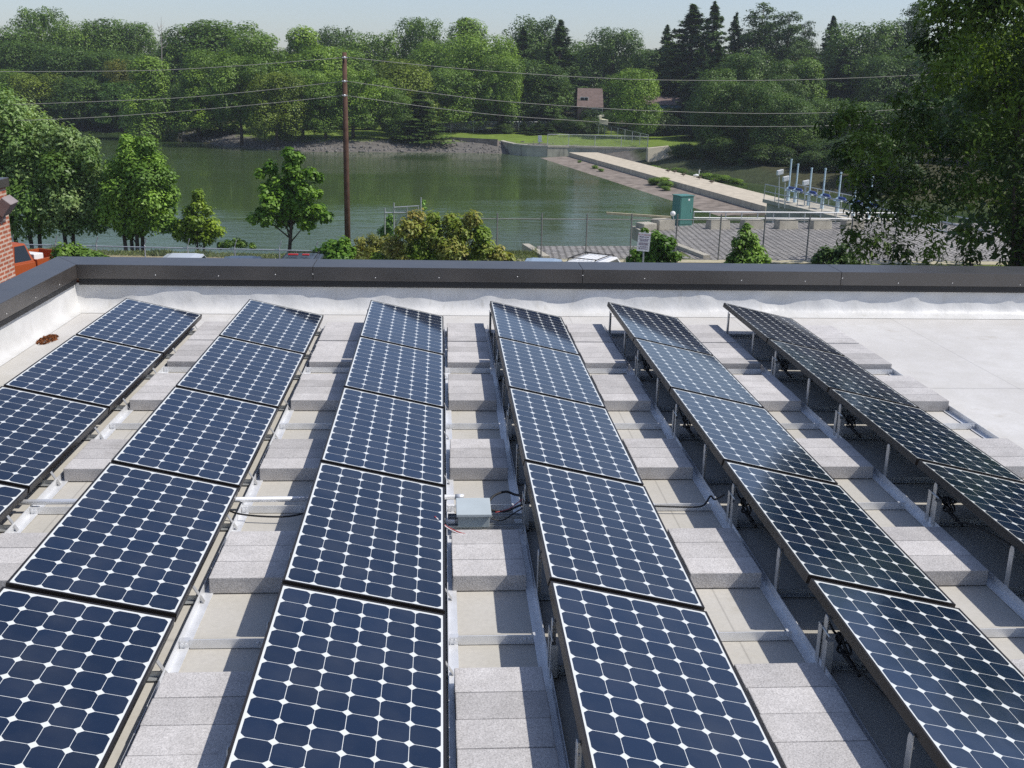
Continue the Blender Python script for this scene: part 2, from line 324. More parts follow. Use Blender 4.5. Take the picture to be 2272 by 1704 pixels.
def screw(parent, p, n):
    n = np.array(n, float); a = np.cross(n, [0, 0, 1.0]); b = np.array([0, 0, 1.0]); mb = MB()
    c = np.array(p, float)+n*0.002; vs = [c + 0.0062*(math.cos(w)*a+math.sin(w)*b) for w in np.linspace(0, 2*math.pi, 7)[:-1]] + [c+n*0.004]
    mb.add(vs, [(i, (i+1) % 6, 6) for i in range(6)]); mb.add(vs[:6], [(5, 4, 3, 2, 1, 0)]); mb.build('screw', M['white'], parent)
def coping_piece(parent, pts):       # a folded cap: inner face, top with a slight fall, outer face
    mb = MB(); mb.hexa(pts); mb.build('coping', M['coping'], parent, bevel=0.004)
far = empty('parapet_wall', (4, 1.2, 0), 0, 'far parapet wall with dark metal coping and wrinkled white membrane', 'parapet')
mb = MB(); mb.box(CX-.06, 15, CY+.075, CYO-.03, -5, CZB+.05); mb.build('masonry', M['brick'], far)
b = membrane(CX-.06, 15, 420, 3, lambda x, o, z: (x, CY+.046-o, z)); b.build('membrane', M['membrane'], far, smooth=True)
mb = MB(); mb.box(CX+.01, 15, CY+.010, CY+.07, .285, CZB+.02); mb.build('shade_strip', M['black'], far)  # shade in the recess under the coping, put in as a black strip
jx = [CX, 1.85, 4.977, 8.077, 11.2, 15.0]
for i in range(5):
    a, c = jx[i]+.0025, jx[i+1]-.0025
    if i == 0:
        coping_piece(far, [(CX+.001, CY, CZB), (c, CY, CZB), (c, CYO, CZB), (CXO+.001, CYO, CZB), (CX+.001, CY, CZ), (c, CY, CZ), (c, CYO, CZ+.008), (CXO+.001, CYO, CZ+.008)])
    else: coping_piece(far, [(a, CY, CZB), (c, CY, CZB), (c, CYO, CZB), (a, CYO, CZB), (a, CY, CZ), (c, CY, CZ), (c, CYO, CZ+.008), (a, CYO, CZ+.008)])
for u, v in ((170, 610), (345, 610), (485, 612), (611, 609), (694, 608), (833, 616), (974, 616), (1148, 613.5), (1293, 611), (1430, 618), (1645, 622), (1786, 624), (1869, 617), (1993, 628), (2113, 628), (2263, 634)):
    r = ray(u, v); p = CAM + r*((CY-CAM[1])/r[1]); screw(far, (p[0], CY-.002, max(p[2], .385)), (0, -1, 0))
side = empty('parapet_wall', (-1, -4, 0), 0, 'sunlit left parapet wall with dark metal coping and smooth white membrane', 'parapet')
mb = MB(); mb.box(CXO+.03, CX-.075, -16, CY+.07, -5, CZB+.05); mb.build('masonry', M['brick'], side)
b = membrane(CY+.06, -16, 420, 21, lambda y, o, z: (CX-.046+o*(.6 if z > .1 else .5), y, z)); b.build('membrane', M['membrane'], side, smooth=True)
mb = MB(); mb.box(CX-.07, CX-.010, -16, CY-.01, .30, CZB+.02); mb.build('shade_strip', M['black'], side)  # black strip painting the shade below the left coping
jy = [CY, -2.3, -5.4, -8.5, -11.6, -16]
for i in range(5):
    a, c = jy[i]-.0025, jy[i+1]+.0025
    ao = CYO-.0025 if i == 0 else a
    a = CY-.001 if i == 0 else a
    coping_piece(side, [(CXO, c, CZB), (CX, c, CZB), (CX, a, CZB), (CXO, ao, CZB), (CXO, c, CZ+.008), (CX, c, CZ), (CX, a, CZ), (CXO, ao, CZ+.008)])
for y in (.35, -.35, -1.1, -1.9, -3.0, -4.2): screw(side, (CX+.002, y, .40), (1, 0, 0))
# ------------------------------------------------------------------ solar panels
def panel_proto():
    root = empty('solar_panel', (0, 0, 0)); e = 0.011; z0 = -0.046
    mb = MB(); mb.box(0, PW, -e, 0, z0, 0); mb.box(0, PW, -PL, -PL+e, z0, 0); mb.box(0, e, -PL+e, -e, z0, 0); mb.box(PW-e, PW, -PL+e, -e, z0, 0)
    for y in (-.25, -PL+.25): mb.box(e, PW-e, y-.015, y+.015, z0+.004, z0+.02)
    mb.build('frame', M['frame'], root)
    mb = MB(); mb.add([(e, -PL+e, -.0025), (PW-e, -PL+e, -.0025), (PW-e, -e, -.0025), (e, -e, -.0025), (e, -PL+e, -.008), (PW-e, -PL+e, -.008), (PW-e, -e, -.008), (e, -e, -.008)], [(0, 1, 2, 3), (7, 6, 5, 4)])
    g = mb.build('glass_face', M['cells'], root); uv = g.data.uv_layers.new(name='uv')
    for l in g.data.loops:
        p = g.data.vertices[l.vertex_index].co; uv.data[l.index].uv = (p.x-e, p.y+PL-e)
    mb = MB(); mb.box(.06, .20, -.95, -.83, -.03, -.009); mb.build('junction_box', M['black'], root)
    return root
proto = panel_proto()
ROWN = ['leftmost row', 'second row from the left', 'third row from the left', 'fourth row from the left', 'fifth row from the left', 'rightmost row']
POSN = ['farthest, beside the far parapet', 'second from the far parapet', 'middle of five', 'second from the near end', 'nearest, cut by the photo edge']
for r in range(6):
    for k in range(5):
        o = proto if r == k == 0 else copy_tree(proto)
        o.location = (r*RP, 0.012-k*RQ, HZ); o.rotation_euler = (0, TILT, 0)
        o['label'] = 'blue celled solar panel, %s, in the %s' % (['farthest', 'second from the far end', 'third from the far end', 'fourth from the far end', 'nearest'][k], ROWN[r]); o['category'] = 'solar panel'; o['group'] = 'solar panels in six tilted rows'
# ------------------------------------------------------------------ racks, one per row
SY = [-.27] + [-1.22-1.645*i for i in range(5)]; DY = [-1.945-1.645*i for i in range(4)]; CRY = [-1.72-1.63*i for i in range(4)]
def angle_x(mb, x0, x1, y, h=.048, w=.048, t=.004):      # an angle bar along X: upright flange facing the viewer
    mb.box(x0, x1, y, y+t, .004, .004+h); mb.box(x0, x1, y+t, y+w, .004, .004+t)
def angle_y(mb, x, y0, y1, s=1, h=.05, w=.05, t=.004):
    mb.box(min(x, x+s*t), max(x, x+s*t), y0, y1, .0045, .0045+h); mb.box(min(x+s*t, x+s*w), max(x+s*t, x+s*w), y0, y1, .0045, .0045+t)
for r in range(6):
    x0 = r*RP; rk = empty('mounting_rack', (x0, -4, 0), 0, 'aluminium mounting rack with posts under the %s of panels' % ROWN[r].replace('row', 'row', 1), 'mounting rack', 'racks under the panel rows')
    mb = MB(); angle_y(mb, x0-.022, -8.3, .05, -1); mb.build('rail', M['alu'], rk)
    mb = MB(); angle_y(mb, x0+LOWX+.012, -8.3, .05, 1); mb.build('rail', M['alu'], rk)
    for y in CRY:
        mb = MB(); xe = x0+RP-.075 if r < 5 else x0+GAPX+.40
        angle_x(mb, x0+LOWX+.065, xe, y)
        mb.box(x0+LOWX+.018, x0+LOWX+.064, y-.003, y+.034, .009, .046)
        for bx in (x0+LOWX+.03, x0+LOWX+.05, xe-.02, xe-.045): mb.tube([(bx, y+.002, .03), (bx, y-.010, .03)], .008, 6)
        mb.build('cross_rail', M['alu'], rk)
    if r == 5:
        mb = MB(); angle_y(mb, x0+GAPX+.405, -2.1, -.0, -1); angle_y(mb, x0+GAPX+.405, -5.5, -2.3, -1); angle_y(mb, x0+GAPX+.405, -8.3, -5.7, -1); mb.build('rail', M['alu'], rk)
    for y in SY+DY:
        mb = MB(); mb.box(x0-.016, x0+LOWX+.01, y-.018, y+.018, .010, .014); mb.box(x0-.016, x0+LOWX+.01, y+.012, y+.018, .014, .040); mb.build('strut', M['galv'], rk)
        mb = MB(); px = x0-.018
        prof = [(-.021, .03), (.021, .03), (.021, .268), (.012, .288), (-.012, .288), (-.021, .268)]
        mb.add([(px-.004, y+a, z) for a, z in prof] + [(px, y+a, z) for a, z in prof], [tuple(range(5, -1, -1)), tuple(range(6, 12))] + [(i, (i+1) % 6, 6+(i+1) % 6, 6+i) for i in range(6)])
        mb.box(px, px+.02, y+.017, y+.021, .03, .265)
        if y in DY:
            for d in (-1, 1):
                mb.box(px-.012, px-.009, y+d*.042-.02, y+d*.042+.02, .02, .205+.018*d); mb.box(px-.009, px+.022, y+d*.042+d*.017, y+d*.042+d*.02, .02, .205+.018*d)
            mb.tube([(px-.006, y-.07, .215), (px-.006, y+.07, .215)], .005, 6)
        else: mb.tube([(px-.006, y-.012, .235), (px+.01, y-.012, .235)], .006, 6)
        mb.build('support_post', M['dull'], rk)
        mb = MB(); xl = x0+LOWX
        mb.hexa([(xl+.035, y-.014, .01), (xl+.038, y-.014, .012), (xl+.038, y+.014, .012), (xl+.035, y+.014, .01), (xl-.03, y+.006, .105), (xl-.027, y+.006, .107), (xl-.027, y+.034, .107), (xl-.03, y+.034, .105)])
        mb.build('leg', M['dull'], rk)
    if r == 0:
        for y in (-.3, -.95, -1.22, -1.95, -2.87): 
            mb = MB(); mb.box(x0-.16, x0-.02, y-.010, y+.010, .004, .030); mb.build('strut', M['galv'], rk)
# ------------------------------------------------------------------ ballast blocks
bmb = MB(); bmb.box(0, .397, -.1955, 0, 0, .092)
BLK = bmb.mesh('concrete_block', M['block'], bevel=0.005)
GRP = [(-.055, 4, 'by the parapet'), (-.885, 4, 'second from parapet'), (-2.085, 4, 'third from parapet'), (-3.84, 3, 'fourth from parapet'), (-5.46, 3, 'fifth from parapet'), (-6.97, 4, 'nearest viewer')]
rb = random.Random(4)
GAPN = ['right of the leftmost row', 'between the second and third rows', 'between the third and fourth rows', 'between the fourth and fifth rows', 'between the fifth and rightmost rows', 'right of the rightmost row']
for r in range(6):
    for gi, (y0, n, gn) in enumerate(GRP):
        for i in range(n):
            if r == 5 and gi >= 4: continue
            o = bpy.data.objects.new('concrete_block', BLK); COL.objects.link(o)
            o.location = (r*RP+GAPX+rb.uniform(-.004, .004), y0-i*.1995+rb.uniform(-.0015, .0015), .0045+rb.uniform(0, .0015)); o.rotation_euler = (0, 0, rb.uniform(-.006, .006))
            tag(o, 'grey block, %s of pile %s, %s' % (['farthest', 'second', 'third', 'fourth'][i], gn, GAPN[r]), 'concrete block', 'concrete ballast blocks between the rows')
# ------------------------------------------------------------------ small things on the roof
t = empty('junction_box', (3.52, -5.22, 0), 0, 'grey metal wiring box on struts between the third and fourth rows', 'electrical box')
mb = MB(); mb.box(3.43, 3.62, -5.335, -5.12, .055, .132); mb.build('box', M['boxgrey'], t, bevel=.004)
mb = MB(); mb.box(3.42, 3.63, -5.365, -5.105, .1325, .152); mb.build('lid', M['boxgrey'], t, bevel=.004)
for y in (-5.14, -5.29):
    mb = MB(); mb.box(3.37, 3.83, y-.02, y+.02, .030, .034); mb.box(3.37, 3.83, y-.02, y-.017, .034, .054); mb.box(3.37, 3.83, y+.017, y+.02, .034, .054); mb.build('strut', M['galv'], t)
mb = MB(); mb.box(3.39, 3.62, -5.40, -5.35, .02, .026); mb.build('bracket', M['boxgrey'], t)
mb = MB(); mb.tube([(-.6, -4.98, .075), (3.46, -4.905, .075)], .017, 12); mb.tube([(3.42, -4.906, .075), (3.475, -4.905, .075)], .020, 12)
solo(mb, 'conduit', M['alu'], 'bright metal conduit pipe running across the roof under the rows', 'conduit', smooth=True)
def wirething(pts, r, mat, label, cat='cable', name='cable'):
    P = [np.array(p, float) for p in pts]; out = []
    for i in range(len(P)-1):
        p0, p1, p2, p3 = P[max(i-1, 0)], P[i], P[i+1], P[min(i+2, len(P)-1)]
        for s_ in np.linspace(0, 1, 7)[:-1]:
            out.append(0.5*((2*p1)+(-p0+p2)*s_+(2*p0-5*p1+4*p2-p3)*s_**2+(-p0+3*p1-3*p2+p3)*s_**3))
    out.append(P[-1]); mb = MB(); mb.tube(out, r, 7); return solo(mb, name, mat, label, cat, smooth=True)
wirething([(3.61, -5.11, .10), (3.66, -5.02, .13), (3.74, -4.93, .12), (3.80, -4.93, .10), (3.86, -5.0, .12)], .008, M['black'], 'thick black cable curving from the back of the grey box')
wirething([(3.63, -5.2, .11), (3.72, -5.2, .10), (3.80, -5.19, .13), (3.87, -5.2, .16)], .007, M['black'], 'straight black cable from grey box to fourth row post')
wirething([(3.66, -5.215, .10), (3.74, -5.19, .11), (3.80, -5.16, .14), (3.85, -5.14, .17)], .003, M['red_wire'], 'thin red wire from grey box up to fourth row')
wirething([(3.63, -5.31, .10), (3.70, -5.29, .08), (3.78, -5.22, .10), (3.86, -5.2, .14)], .004, M['black'], 'thin dark lead from lower right of grey box')
wirething([(3.29, -5.43, .17), (3.36, -5.46, .12), (3.43, -5.50, .10), (3.47, -5.515, .095)], .0035, M['red_wire'], 'frayed red wire below grey box by third row')
wirething([(3.30, -5.45, .17), (3.36, -5.475, .12), (3.42, -5.51, .10), (3.455, -5.53, .095)], .0035, M['white_wire'], 'frayed white wire below grey box by third row')
wirething([(1.95, -5.0, .12), (2.02, -5.08, .07), (2.15, -5.12, .05), (2.4, -5.14, .05), (2.6, -5.1, .09)], .006, M['black'], 'brown black cable sagging between the second and third rows')
wirething([(4.65, -5.02, .055), (4.9, -5.03, .05), (5.0, -5.03, .06), (5.06, -4.97, .10), (5.10, -4.93, .06), (5.14, -5.0, .12)], .006, M['black'], 'black cable lying along cross rail between fourth and fifth rows')
rc = random.Random(8)
for r in range(2, 6):
    for i, y in enumerate(DY):
        if r == 2: continue
        x = r*RP+.03; P = [(x-.005, y+.12, .22), (x+.01, y+.05, .18)]
        for j in range(12): P.append((x+.03+.02*math.sin(j*1.9), y-.02+.055*math.cos(j*2.3)-.004*j, .16-.045*math.sin(j*1.3)))
        P += [(x+.04, y-.16, .10), (x+.03, y-.3, .15), (x+.02, y-.55, .20), (x+.02, y-.8, .235)]
        o = wirething(P, .006, M['black'], 'coiled black cable hanging at the %s double post of the %s' % (ORD[i+1], ROWN[r]))
        mb = MB(); mb.tube([(x+.03, y-.06, .12), (x+.045, y-.14, .10)], .012, 8); mb.tube([(x+.045, y-.145, .10), (x+.05, y-.2, .09)], .009, 8); mb.ball((x+.02, y+.0, .17), (.018, .025, .025), 8, 5)
        c = mb.build('connector', M['black'], o, org=tuple(o.location))
dp = MB(); rd = np.random.default_rng(3)
for i in range(420):
    a, q = rd.uniform(0, 6.28), math.sqrt(rd.uniform(0, 1)); p = np.array([-.655+.085*q*math.cos(a), -.53+.20*q*math.sin(a), .006+.05*(1-q)*rd.uniform(.3, 1)])
    d = rd.normal(size=3); d /= np.linalg.norm(d); e = np.cross(d, rd.normal(size=3)); e /= np.linalg.norm(e); L = rd.uniform(.008, .024)
    dp.add([p-d*L, p+e*L*.4, p+d*L, p-e*L*.4], [(0, 1, 2, 3)])
M['litter'] = plain('dead leaves', (0.20, 0.075, 0.03), 0.9, 0, 0.1, 0.5, 40)
solo(dp, 'leaf_litter', M['litter'], 'small heap of dry brown leaves by left parapet', 'leaf litter')
# ------------------------------------------------------------------ terrain and water
GZ, WZ = -5.0, -7.34
def pol(us): return [tuple(hor(u, d)[:2]) for u, d in us]
SHORE_N = pol([(-1600, 64), (-300, 51.5), (0, 51), (300, 51), (620, 51), (760, 55), (850, 59), (1000, 56.5), (1160, 53), (1300, 53), (1385, 54), (1400, 58.5), (1500, 59.5), (1720, 60), (1960, 61), (2700, 66)])
SHORE_F = [tuple(at(u, v, WZ)[:2]) for u, v in ((0, 284), (200, 290), (370, 298), (470, 322), (600, 332), (700, 337), (980, 338), (1130, 341), (1265, 346))]
SHORE_F = pol([(-1600, 215), (-500, 190)]) + SHORE_F + pol([(1440, 134), (1480, 126), (1570, 122), (1660, 112), (1800, 104), (2100, 96), (2700, 92)])
POLY = np.array(SHORE_N + SHORE_F[::-1]); NN = len(SHORE_N)
def shore(P):
    """signed distance to the water's edge (negative in the water) and whether the nearest edge is on the far side"""
    n = len(POLY); best = np.full(len(P), 1e9); farside = np.zeros(len(P), bool); ins = np.zeros(len(P), bool)
    for i in range(n):
        a, b = POLY[i], POLY[(i+1) % n]; ab = b-a; t = np.clip(((P-a) @ ab)/max(ab @ ab, 1e-9), 0, 1); d = np.linalg.norm(P-a-t[:, None]*ab, axis=1)
        m = d < best; best[m] = d[m]; farside[m] = i >= NN-1
        c = ((a[1] > P[:, 1]) != (b[1] > P[:, 1])); x = a[0]+(P[:, 1]-a[1])*(b[0]-a[0])/(b[1]-a[1] if abs(b[1]-a[1]) > 1e-9 else 1e-9); ins ^= c & (P[:, 0] < x)
    return np.where(ins, -best, best), farside
def height(P):
    P = np.atleast_2d(np.array(P, float))[:, :2]; sd, fs = shore(P)
    near = np.where(sd < 0, WZ-np.minimum(-sd*.35, 2.2), np.minimum(WZ+.05+sd*.42, GZ))
    f = WZ+.05+np.minimum(sd, 4.5)*.28; f = f+np.clip(sd-4.5, 0, 32)*.022; f = f+np.clip(sd-60, 0, 200)*.03
    farh = np.where(sd < 0, WZ-np.minimum(-sd*.3, 2.2), f)
    h = np.where(fs, farh, near)
    w = 0.10*np.sin(P[:, 0]*.31+P[:, 1]*.17)+.07*np.sin(P[:, 0]*.9-P[:, 1]*.6)
    return h + np.where(fs & (sd > 1), w, 0)
gx = np.concatenate([np.linspace(-420, -130, 40)[:-1], np.arange(-130, 150, 1.25), np.linspace(150, 420, 40)]); gy = np.concatenate([np.linspace(-60, 30, 24)[:-1], np.arange(30, 40, 1.25), np.arange(40, 52, .5), np.arange(52, 260, 1.25), np.linspace(260, 700, 34)])
GX, GY = np.meshgrid(gx, gy); P2 = np.stack([GX.ravel(), GY.ravel()], 1); HH = height(P2); sd, fs = shore(P2)
V = np.column_stack([P2, HH]); nx, ny = len(gx), len(gy); ii = (np.arange(ny-1)[:, None]*nx+np.arange(nx-1)[None]).ravel(); F = np.column_stack([ii, ii+1, ii+nx+1, ii+nx])
me = npmesh('ground', V, F, M['ground'], smooth=True)
asph, dirt, gras, rip, lawn, wood = [np.array(c) for c in ((.06, .058, .055), (.40, .32, .22), (.13, .16, .045), (.135, .125, .112), (.14, .20, .036), (.055, .055, .028))]
dep = (P2-CAM[:2]) @ FH[:2]
C = np.tile(asph, (len(P2), 1)); C[dep > 41.8] = dirt; C[(dep > 44.3) & ~fs] = gras
C[fs & (sd < 4.3)] = rip; C[fs & (sd >= 4.3)] = lawn; lat = (P2[:, 0]-CAM[0])*math.cos(YAW)-(P2[:, 1]-CAM[1])*math.sin(YAW)
C[fs & (sd >= 4.0) & ((sd > 34) | (lat > 26) | (lat < -48))] = wood; C[fs & (sd < 7) & (lat > 15)] = np.array((.05, .062, .03)); C[fs & (sd < 7) & (lat > 27)] = wood*1.1; C[fs & (sd < 5) & (lat < -42)] = wood  # right bank: dark weeds and tree shade both put into the ground colour
a = me.attributes.new('zone', 'FLOAT_COLOR', 'POINT'); a.data.foreach_set('color', np.column_stack([C, np.ones(len(C))]).astype(np.float32).ravel())
tag(link('ground', me, None), 'ground with parking, grass bank, stone shore and far lawn', None, None, 'structure')
mb = MB(); mb.add([(-420, 40, WZ), (420, 40, WZ), (420, 330, WZ), (-420, 330, WZ)], [(0, 1, 2, 3)])
tag(mb.build('water', M['water']), 'dark green reservoir water', None, None, 'structure')
def hz(x, y): return float(height([(x, y)])[0])
def sheet(name, poly, z, mat, label):
    mb = MB(); mb.add([(p[0], p[1], z) for p in poly], [tuple(range(len(poly)))])
    return tag(mb.build(name, mat), label, None, None, 'structure')
# cobbled embankment to the right and its kerbs
q = [at(u, v, GZ)[:2] for u, v in ((1418, 506), (1470, 497), (1900, 493), (2300, 497), (2330, 582), (1550, 580))]
mb = MB(); mb.prism(q[::-1], GZ-3, GZ+.012); tag(mb.build('cobble_terrace', M['cobble']), 'grey cobbled terrace behind the chain link fence', None, None, 'structure')
q = [at(u, v, GZ)[:2] for u, v in ((1190, 546), (1442, 546), (1540, 574), (1205, 574))]
mb = MB(); mb.prism(q[::-1], GZ-3, GZ+.006); tag(mb.build('cobble_slope', M['cobble']), 'pale cobbled strip at the water edge', None, None, 'structure')
q = [at(u, v, GZ)[:2] for u, v in ((1000, 573.5), (2330, 582), (2330, 589), (1000, 580))]
sheet('path', q[::-1], GZ+.02, M['log'], 'pale dusty path along the fence')
def kerb(px, w, h, label):
    P = [at(u, v, GZ)[:2] for u, v in px]; mb = MB()
    for a, b in zip(P[:-1], P[1:]):
        t = (b-a)/np.linalg.norm(b-a); n = np.array([-t[1], t[0]])*w/2; mb.prism([a-n, b-n, b+n, a+n], GZ-.5, GZ+h)
    tag(mb.build('kerb', M['conc']), label, None, None, 'structure')
kerb([(1408, 508), (1452, 531), (1500, 548), (1568, 574)], .34, .16, 'pale concrete kerb along the cobbled terrace')
kerb([(1166, 546), (1212, 574)], .34, .12, 'short concrete kerb beside the grass bank')
# ------------------------------------------------------------------ dam and far abutment
def loft(mb, A, B, prof):          # a profile [(offset, z)] carried from A to B, offset to the right of A->B
    A, B = np.array(A[:2]), np.array(B[:2]); t = (B-A)/np.linalg.norm(B-A); n = np.array([t[1], -t[0]]); k = len(prof)
    vs = [(*(A+n*o), z) for o, z in prof] + [(*(B+n*o), z) for o, z in prof]
    mb.add(vs, [tuple(range(k)), tuple(range(2*k-1, k-1, -1))] + [(i, k+i, k+(i+1) % k, (i+1) % k) for i in range(k)]); return mb
A, B = at(1262, 338, -6.62), at(1699, 458, -6.62)
dam = empty('dam', tuple((A+B)/2), 0, 'long low concrete dam crossing the reservoir with sunlit crest', 'dam')
def dam_mat():
    t = NT('dam crest concrete', .9, .2); v = t.world(); n = t.ramp(t.noise(v, 1.5, 5, .7), .3, .7, .75, 1.2); s_ = t.node('TexWave'); s_.inputs['Scale'].default_value = .35; t.l.new(t.world((1, 1, 1), (0, 0, R(60))), s_.inputs[0])
    t.set('Base Color', t.mix(t.ramp(s_.outputs['Fac'], .9, 1, 0, .25), t.mix(1.0, (.52, .46, .36), n, 'MULTIPLY'), (.2, .17, .13))); return t.m
M['dam'] = dam_mat(); M['mud'] = plain('silted apron', (.23, .195, .165), .95, 0, .1, .35, 1.2, .5)
mb = MB(); loft(mb, A, B, [(0, -9.5), (0, -6.62), (-3.9, -6.60), (-3.9, -9.5)]); mb.build('crest', M['dam'], dam)
mb = MB(); loft(mb, A, B, [(4.6, -9.5), (4.2, -7.36), (.02, -7.12), (.02, -9.5)]); mb.build('apron', M['mud'], dam)
aw = [at(u, v, -5.9) for u, v in ((1104, 309.5), (1118, 314), (1140, 318.5), (1170, 321.5), (1215, 323), (1262, 323.5), (1437, 328))]
ab = empty('abutment_wall', tuple(aw[3]), 0, 'curved stained concrete abutment wall at the far end of the dam', 'retaining wall')
def stained():
    t = NT('stained concrete', .9, .2); n = t.ramp(t.noise(t.world((1.2, 1.2, .12)), 1.1, 4, .6), .55, .7); b = t.mix(t.math('MULTIPLY', n, .7), (.42, .40, .33), (.10, .095, .085)); t.set('Base Color', t.mix(1., b, t.ramp(t.noise(t.world(), .8, 4), .3, .7, .8, 1.15), 'MULTIPLY')); return t.m
M['stained'] = stained()
mb = MB()
for a, b in zip(aw[:-1], aw[1:]): loft(mb, a, b, [(0, -9.5), (0, -6.12), (-.5, -6.12), (-.5, -9.5)])
mb.build('wall', M['stained'], ab); mb = MB()
for a, b in zip(aw[:-1], aw[1:]): loft(mb, a, b, [(.06, -6.12), (.06, -5.9), (-.56, -5.9), (-.56, -6.12)])
mb.build('cap', M['conc'], ab)
e0, e1 = aw[-1], atd(1500, 366, 131)
mb = MB(); f0 = atd(1437, 378, 133.6); rr_ = ray(1518, 378); g0 = atd(1438, 329, 134.2); g1 = atd(1484, 324, 134.5)
M['wing'] = plain('pale concrete', (.56, .50, .38), .9, 0, .2, .12, .7)
nn_ = np.cross(g0-f0, g1-f0); f2 = CAM+rr_*float(nn_ @ (f0-CAM))/float(nn_ @ rr_); mb.add([f0, f2, g1, g0, f0+[0, 2, 0], f2+[.3, 2, 0], g1+[.1, 1, 0], g0+[0, 1, 0]], [(0, 1, 2, 3), (7, 6, 5, 4), (0, 4, 5, 1), (1, 5, 6, 2), (2, 6, 7, 3), (3, 7, 4, 0)]); mb.build('wing_wall', M['wing'], ab)
q = [at(u, v, -5.6) for u, v in ((978, 303), (1104, 309))]; q2 = [at(u, v, -6.6) for u, v in ((1000, 322), (1112, 322))]
mb = MB(); mb.add([q2[0], q2[1], q[1], q[0], q2[0]-[0, 0, 2], q2[1]-[0, 0, 2], q[1]-[0, 0, 2], q[0]-[0, 0, 2]], [(0, 1, 2, 3), (7, 6, 5, 4), (0, 4, 5, 1), (1, 5, 6, 2), (2, 6, 7, 3), (3, 7, 4, 0)])
solo(mb, 'concrete_slab', M['mud'], 'sloping concrete slab set in the stone shore beside abutment wall', 'concrete slab')
bk = MB(); rs = np.random.default_rng(9)
def cobb(mb, c, r):
    n0 = len(mb.v); mb.ball(c, r, 6, 4)
    for i in range(n0, len(mb.v)): mb.v[i] = tuple(np.array(mb.v[i])+rs.normal(0, r*.13, 3))
sf = np.array(SHORE_F)
for i in range(3, 10):
    a, b = sf[i], sf[i+1]; L = np.linalg.norm(b-a); n = np.array([-(b-a)[1], (b-a)[0]])/L
    for k in range(int(L*9)):
        p = a+(b-a)*rs.uniform()+n*abs(rs.normal(0, 2.2)); cobb(bk, (p[0], p[1], hz(*p)+.02), rs.uniform(.07, .19))
o = bk.build('shore_rubble', M['stone']); tag(o, 'grey stones of the riprap along the far shore', 'rubble', None, 'stuff')
# ------------------------------------------------------------------ fences
def fence(pts, h, step, label, cat='fence', mesh=.07, rr=.022, arm=0, fab=True, group=None, pr=.03, rail=None, mid=False, wt=.0022, mat='galv'):
    pts = [np.array(p, float) for p in pts]; root = empty('chain_link_fence', tuple(pts[0]), 0, label, cat, group); seg = []
    for a, b in zip(pts[:-1], pts[1:]):
        n = max(1, round(np.linalg.norm(b[:2]-a[:2])/step)); seg += [a+(b-a)*i/n for i in range(n)]
    seg.append(pts[-1]); rail = rail or h
    for p in seg:
        mb = MB(); mb.tube([p-[0, 0, .3], p+[0, 0, h]], pr, 6)
        if arm: mb.tube([p+[0, 0, h], p+[arm*.2, -abs(arm)*.1, h+.28]], pr*.7, 5)
        mb.build('post', M[mat], root)
    mb = MB(); mb.tube([p+[0, 0, rail] for p in seg], rr, 5); mb.build('top_rail', M[mat], root)
    if mid: mb = MB(); mb.tube([p+[0, 0, rail*.5] for p in seg], rr, 5); mb.build('mid_rail', M[mat], root)
    if fab:
        mb = MB(); z0, z1 = .05, rail
        for a, b in zip(seg[:-1], seg[1:]):
            L = np.linalg.norm((b-a)[:2]); t = (b-a)/L; H = z1-z0; n = int((L+H)/mesh)
            for s_ in (1, -1):
                for i in range(n):
                    x = i*mesh-H; x0, x1 = max(x, 0), min(x+H, L)
                    if x1 <= x0: continue
                    za, zb = x0-x, x1-x
                    if s_ < 0: za, zb = H-za, H-zb
                    p, q_ = a+t*x0+[0, 0, z0+za], a+t*x1+[0, 0, z0+zb]; w = np.array([0, 0, wt*1.4]); mb.add([p-w, q_-w, q_+w, p+w], [(0, 1, 2, 3)])
        mb.build('mesh', M[mat], root)
    return root
M['fencedark'] = plain('dull galvanised steel', (.20, .205, .20), .6, .3)
fence([at(u, 578, GZ) for u in (1003, 1102, 1200, 1299, 1397, 1497, 1593, 1690, 1788, 1882, 1980)], 2.05, 9, 'tall chain link fence in front of the cobbled terrace', rail=1.80, pr=.033, mat='fencedark')
fence([atd(u, 560, 39.6)*[1, 1, 0]+[0, 0, GZ] for u in (-80, 29, 125, 215, 322, 417, 521, 620, 700, 775)], 1.26, 9, 'low chain link fence along the left grass bank', rail=1.18, pr=.026, arm=.5)
fence([(*(p[:2]+[0, .2]), -5.92) for p in (aw[4], aw[5], aw[6])], 1.45, 3.6, 'chain link fence standing on the far abutment wall', mesh=.14, pr=.045, rr=.035, wt=.004)
fence([(*at(1437, 326, -5.9)[:2], -5.85), (*at(1370, 309, -5.7)[:2], -5.6), (*at(1290, 291, -5.5)[:2], -5.4)], 1.5, 3.2, 'chain link fence running back from the abutment corner', mesh=.16, pr=.045, rr=.035, wt=.004)
fence([(*at(u, 290+(u-1000)*.002, -5.35)[:2], -5.3) for u in (900, 1000, 1100, 1200, 1290)], 1.3, 3.4, 'grey fence at the back of the far lawn', mesh=.2, pr=.06, rr=.04, wt=.005)
